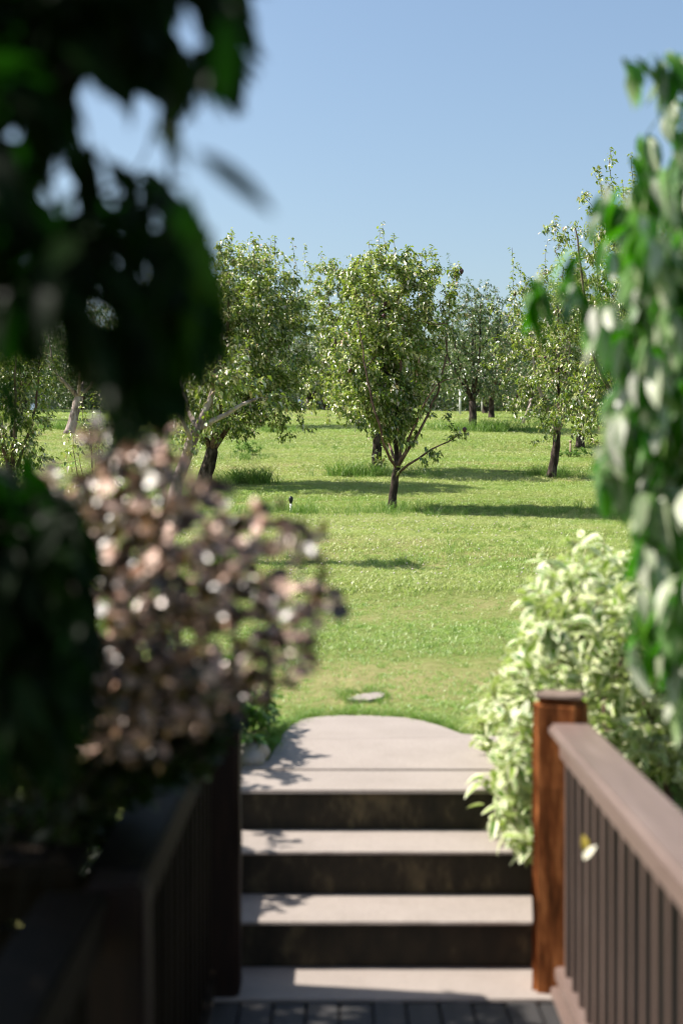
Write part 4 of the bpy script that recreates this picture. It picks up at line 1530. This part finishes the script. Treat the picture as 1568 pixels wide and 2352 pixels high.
def vine():
    g = np.random.default_rng(10)
    poly = [(1445, 140), (1500, 120), (1800, 100), (1800, 1300), (1560, 1420), (1530, 1300), (1470, 1200), (1410, 1170), (1370, 1120), (1400, 1000), (1400, 880), (1380, 800), (1350, 760), (1340, 680), (1360, 610), (1370, 540), (1390, 500), (1450, 420), (1470, 330), (1460, 220)]
    q = polyD(poly, 175, 23)
    T = [P(x, y, g.uniform(2.9, 3.8)) for x, y in q if not ((x < 1570) and (y < 330) and g.uniform() < .55)]
    T += [P(x, y, g.uniform(2.9, 3.6)) for x, y in polyD([(1480, 500), (1600, 450), (1600, 1560), (1500, 1500), (1450, 1150), (1430, 800)], 75, 24)]
    T += [P(x, y, 3.2) for x, y in ((1240, 640), (1195, 720), (1300, 640), (1375, 440), (1450, 140), (1500, 130), (1560, 135), (1440, 220), (1450, 500), (1480, 1400), (1500, 1250), (1440, 1500), (1475, 1350), (1400, 900), (1330, 560), (1560, 1500), (1530, 1600), (1360, 1010), (1385, 1090))]
    T = np.array(T)
    b0 = np.array([1.7, 3.7, float(ground(1.7, 3.7))])
    stems = [[b0, b0 + [.05, -.05, .9], P(1640, 900, 3.58), P(1620, 500, 3.46), P(1600, 180, 3.33), P(1500, 125, 3.20), P(1440, 170, 3.20)],
             [b0 + [.08, .06, 0], b0 + [.12, .1, 1.2], P(1700, 600, 3.71), P(1720, 200, 3.71)],
             [b0 + [-.02, .08, 0], P(1660, 1300, 3.52), P(1590, 1100, 3.33), P(1480, 850, 3.20), P(1340, 680, 3.14), P(1260, 640, 3.14)],
             [b0 + [-.05, 0, 0], P(1640, 1500, 3.33), P(1570, 1300, 3.20), P(1490, 1150, 3.20)]]

    def rf(pos):
        n_ = len(pos)
        return np.clip(g.beta(1.3, 1.2, n_), 0, 1)  # upper values give the pale leaves that stand for sheen
    lim = [(1430, -3000), (1430, 130), (1445, 240), (1440, 400), (1355, 430), (1330, 540), (1220, 610), (1180, 730), (1270, 840), (1380, 850), (1390, 980), (1345, 1060), (1360, 1200), (1440, 1250), (1430, 1500), (1440, 1660), (1500, 1640), (1600, 1700), (9000, 2200), (9000, -3000)]

    def cl(pos, D, S):
        tip = pos + D / np.linalg.norm(D, axis=1, keepdims=True) * S[:, None] * .6
        u, v = proj(tip)
        return inpoly(u, v, lim)
    stems_plant('hanging_vine', tuple(b0), 'glossy vine with long hanging leaves, green or pale with painted sheen, at the right edge', 'vine', stems, T, 9, .095, M['vine_leaf'], TPL['vine'], 57,
                singles=300, droop=1.7, start=.3, jitter=.01, rfun=rf, spread=.75, clip=cl, stem_mat='weed_leaf', tip=.0013, sbase=.014)


vine()

# ------------------------------------------------------------------ small things on the lawn


def sprinkler(xD, yD, Z, hgt, label, top=.03):
    b0 = on(xD, Z)
    s_ = empty('sprinkler', tuple(b0), label, 'sprinkler', 'sprinkler heads standing in the lawn')
    mb = MB(); mb.tube([(0, 0, -.05), (0, 0, hgt * .55)], .016, 8)
    link('riser_pipe', mb.mesh('riser_pipe', M['white_pipe'], True), s_)
    mb = MB(); mb.tube([(0, 0, hgt * .55), (0, 0, hgt * .62), (0, 0, hgt * .7), (0, 0, hgt * .86), (0, 0, hgt * .95), (0, 0, hgt)], [.012, .018, top, top * 1.1, top * .6, .006], 8)
    mb.tube([(0, 0, hgt * .8), (.035, 0, hgt * .9)], .006, 5)
    link('sprinkler_head', mb.mesh('sprinkler_head', M['black_plastic'], True), s_)


sprinkler(668, 1165, 19.6, .24, 'black headed sprinkler on a white pipe left of the middle tree')
sprinkler(716, 968, 52, .38, 'distant sprinkler on a white pipe up the slope between two trees', .045)
sprinkler(694, 945, 74, .5, 'farthest white sprinkler pipe near the crest of the lawn', .05)


def stake(xD, Z, hgt, r_, label, mat='stake_wood', lean=0, cat='stake', name='stake'):
    b0 = on(xD, Z)
    mb = MB(); mb.tube([(0, 0, -.05), (lean * .5, 0, hgt * .5), (lean, 0, hgt)], [r_, r_ * .95, r_ * .85], 7, wob=.08)
    e = empty(name, tuple(b0), label, cat)
    link('shaft', mb.mesh('shaft', M[mat], True), e)
    mb = MB(); mb.tube([(lean, 0, hgt), (lean, 0, hgt + r_ * 1.5), (lean * 1.02, 0, hgt + r_ * 2.5)], [r_ * .9, r_ * 1.5, r_ * .8], 7, wob=.1)
    link('head', mb.mesh('head', M[mat], True), e)


stake(1309, 31, .32, .024, 'short wooden stake standing in a green weed clump on the right')
stake(1198, 46, .7, .05, 'pale leaning stake right of the forked tree', lean=.3, mat='pale_bark')
stake(1056, 56, .9, .045, 'thin pale stake just right of the middle crown', mat='white_pipe')
stake(1107, 62, .9, .05, 'white stake between the far trees', mat='white_pipe')


def weed(xD, Z, r_, h_, label, seed):
    c = on(xD, Z)
    g = np.random.default_rng(seed)
    T = envelope(70, c + [0, 0, h_ * .4], (r_, r_ * .7, h_), seed=seed, low=-.1)
    stems = [[c + [g.uniform(-.5, .5) * r_, 0, 0], c + [g.uniform(-.7, .7) * r_, 0, h_ * .6]] for _ in range(6)]
    stems_plant('weed_clump', c, label, 'weeds', stems, T, 8, .05, M['weed_leaf'], TPL['pear'], seed, singles=0, droop=0, stem_mat='weed_leaf', group='weed clumps on the lawn')


weed(1318, 31, .42, .16, 'bright green weed clump round the short wooden stake', 61)
weed(1395, 30, .30, .22, 'green weed clump half behind the hanging vine', 62)
weed(1225, 44, .9, .35, 'grey green weed clump behind the straight trunk on the right', 63)
weed(570, 30.5, .40, .2, 'green weed clump under the right side of the broad left tree', 64)
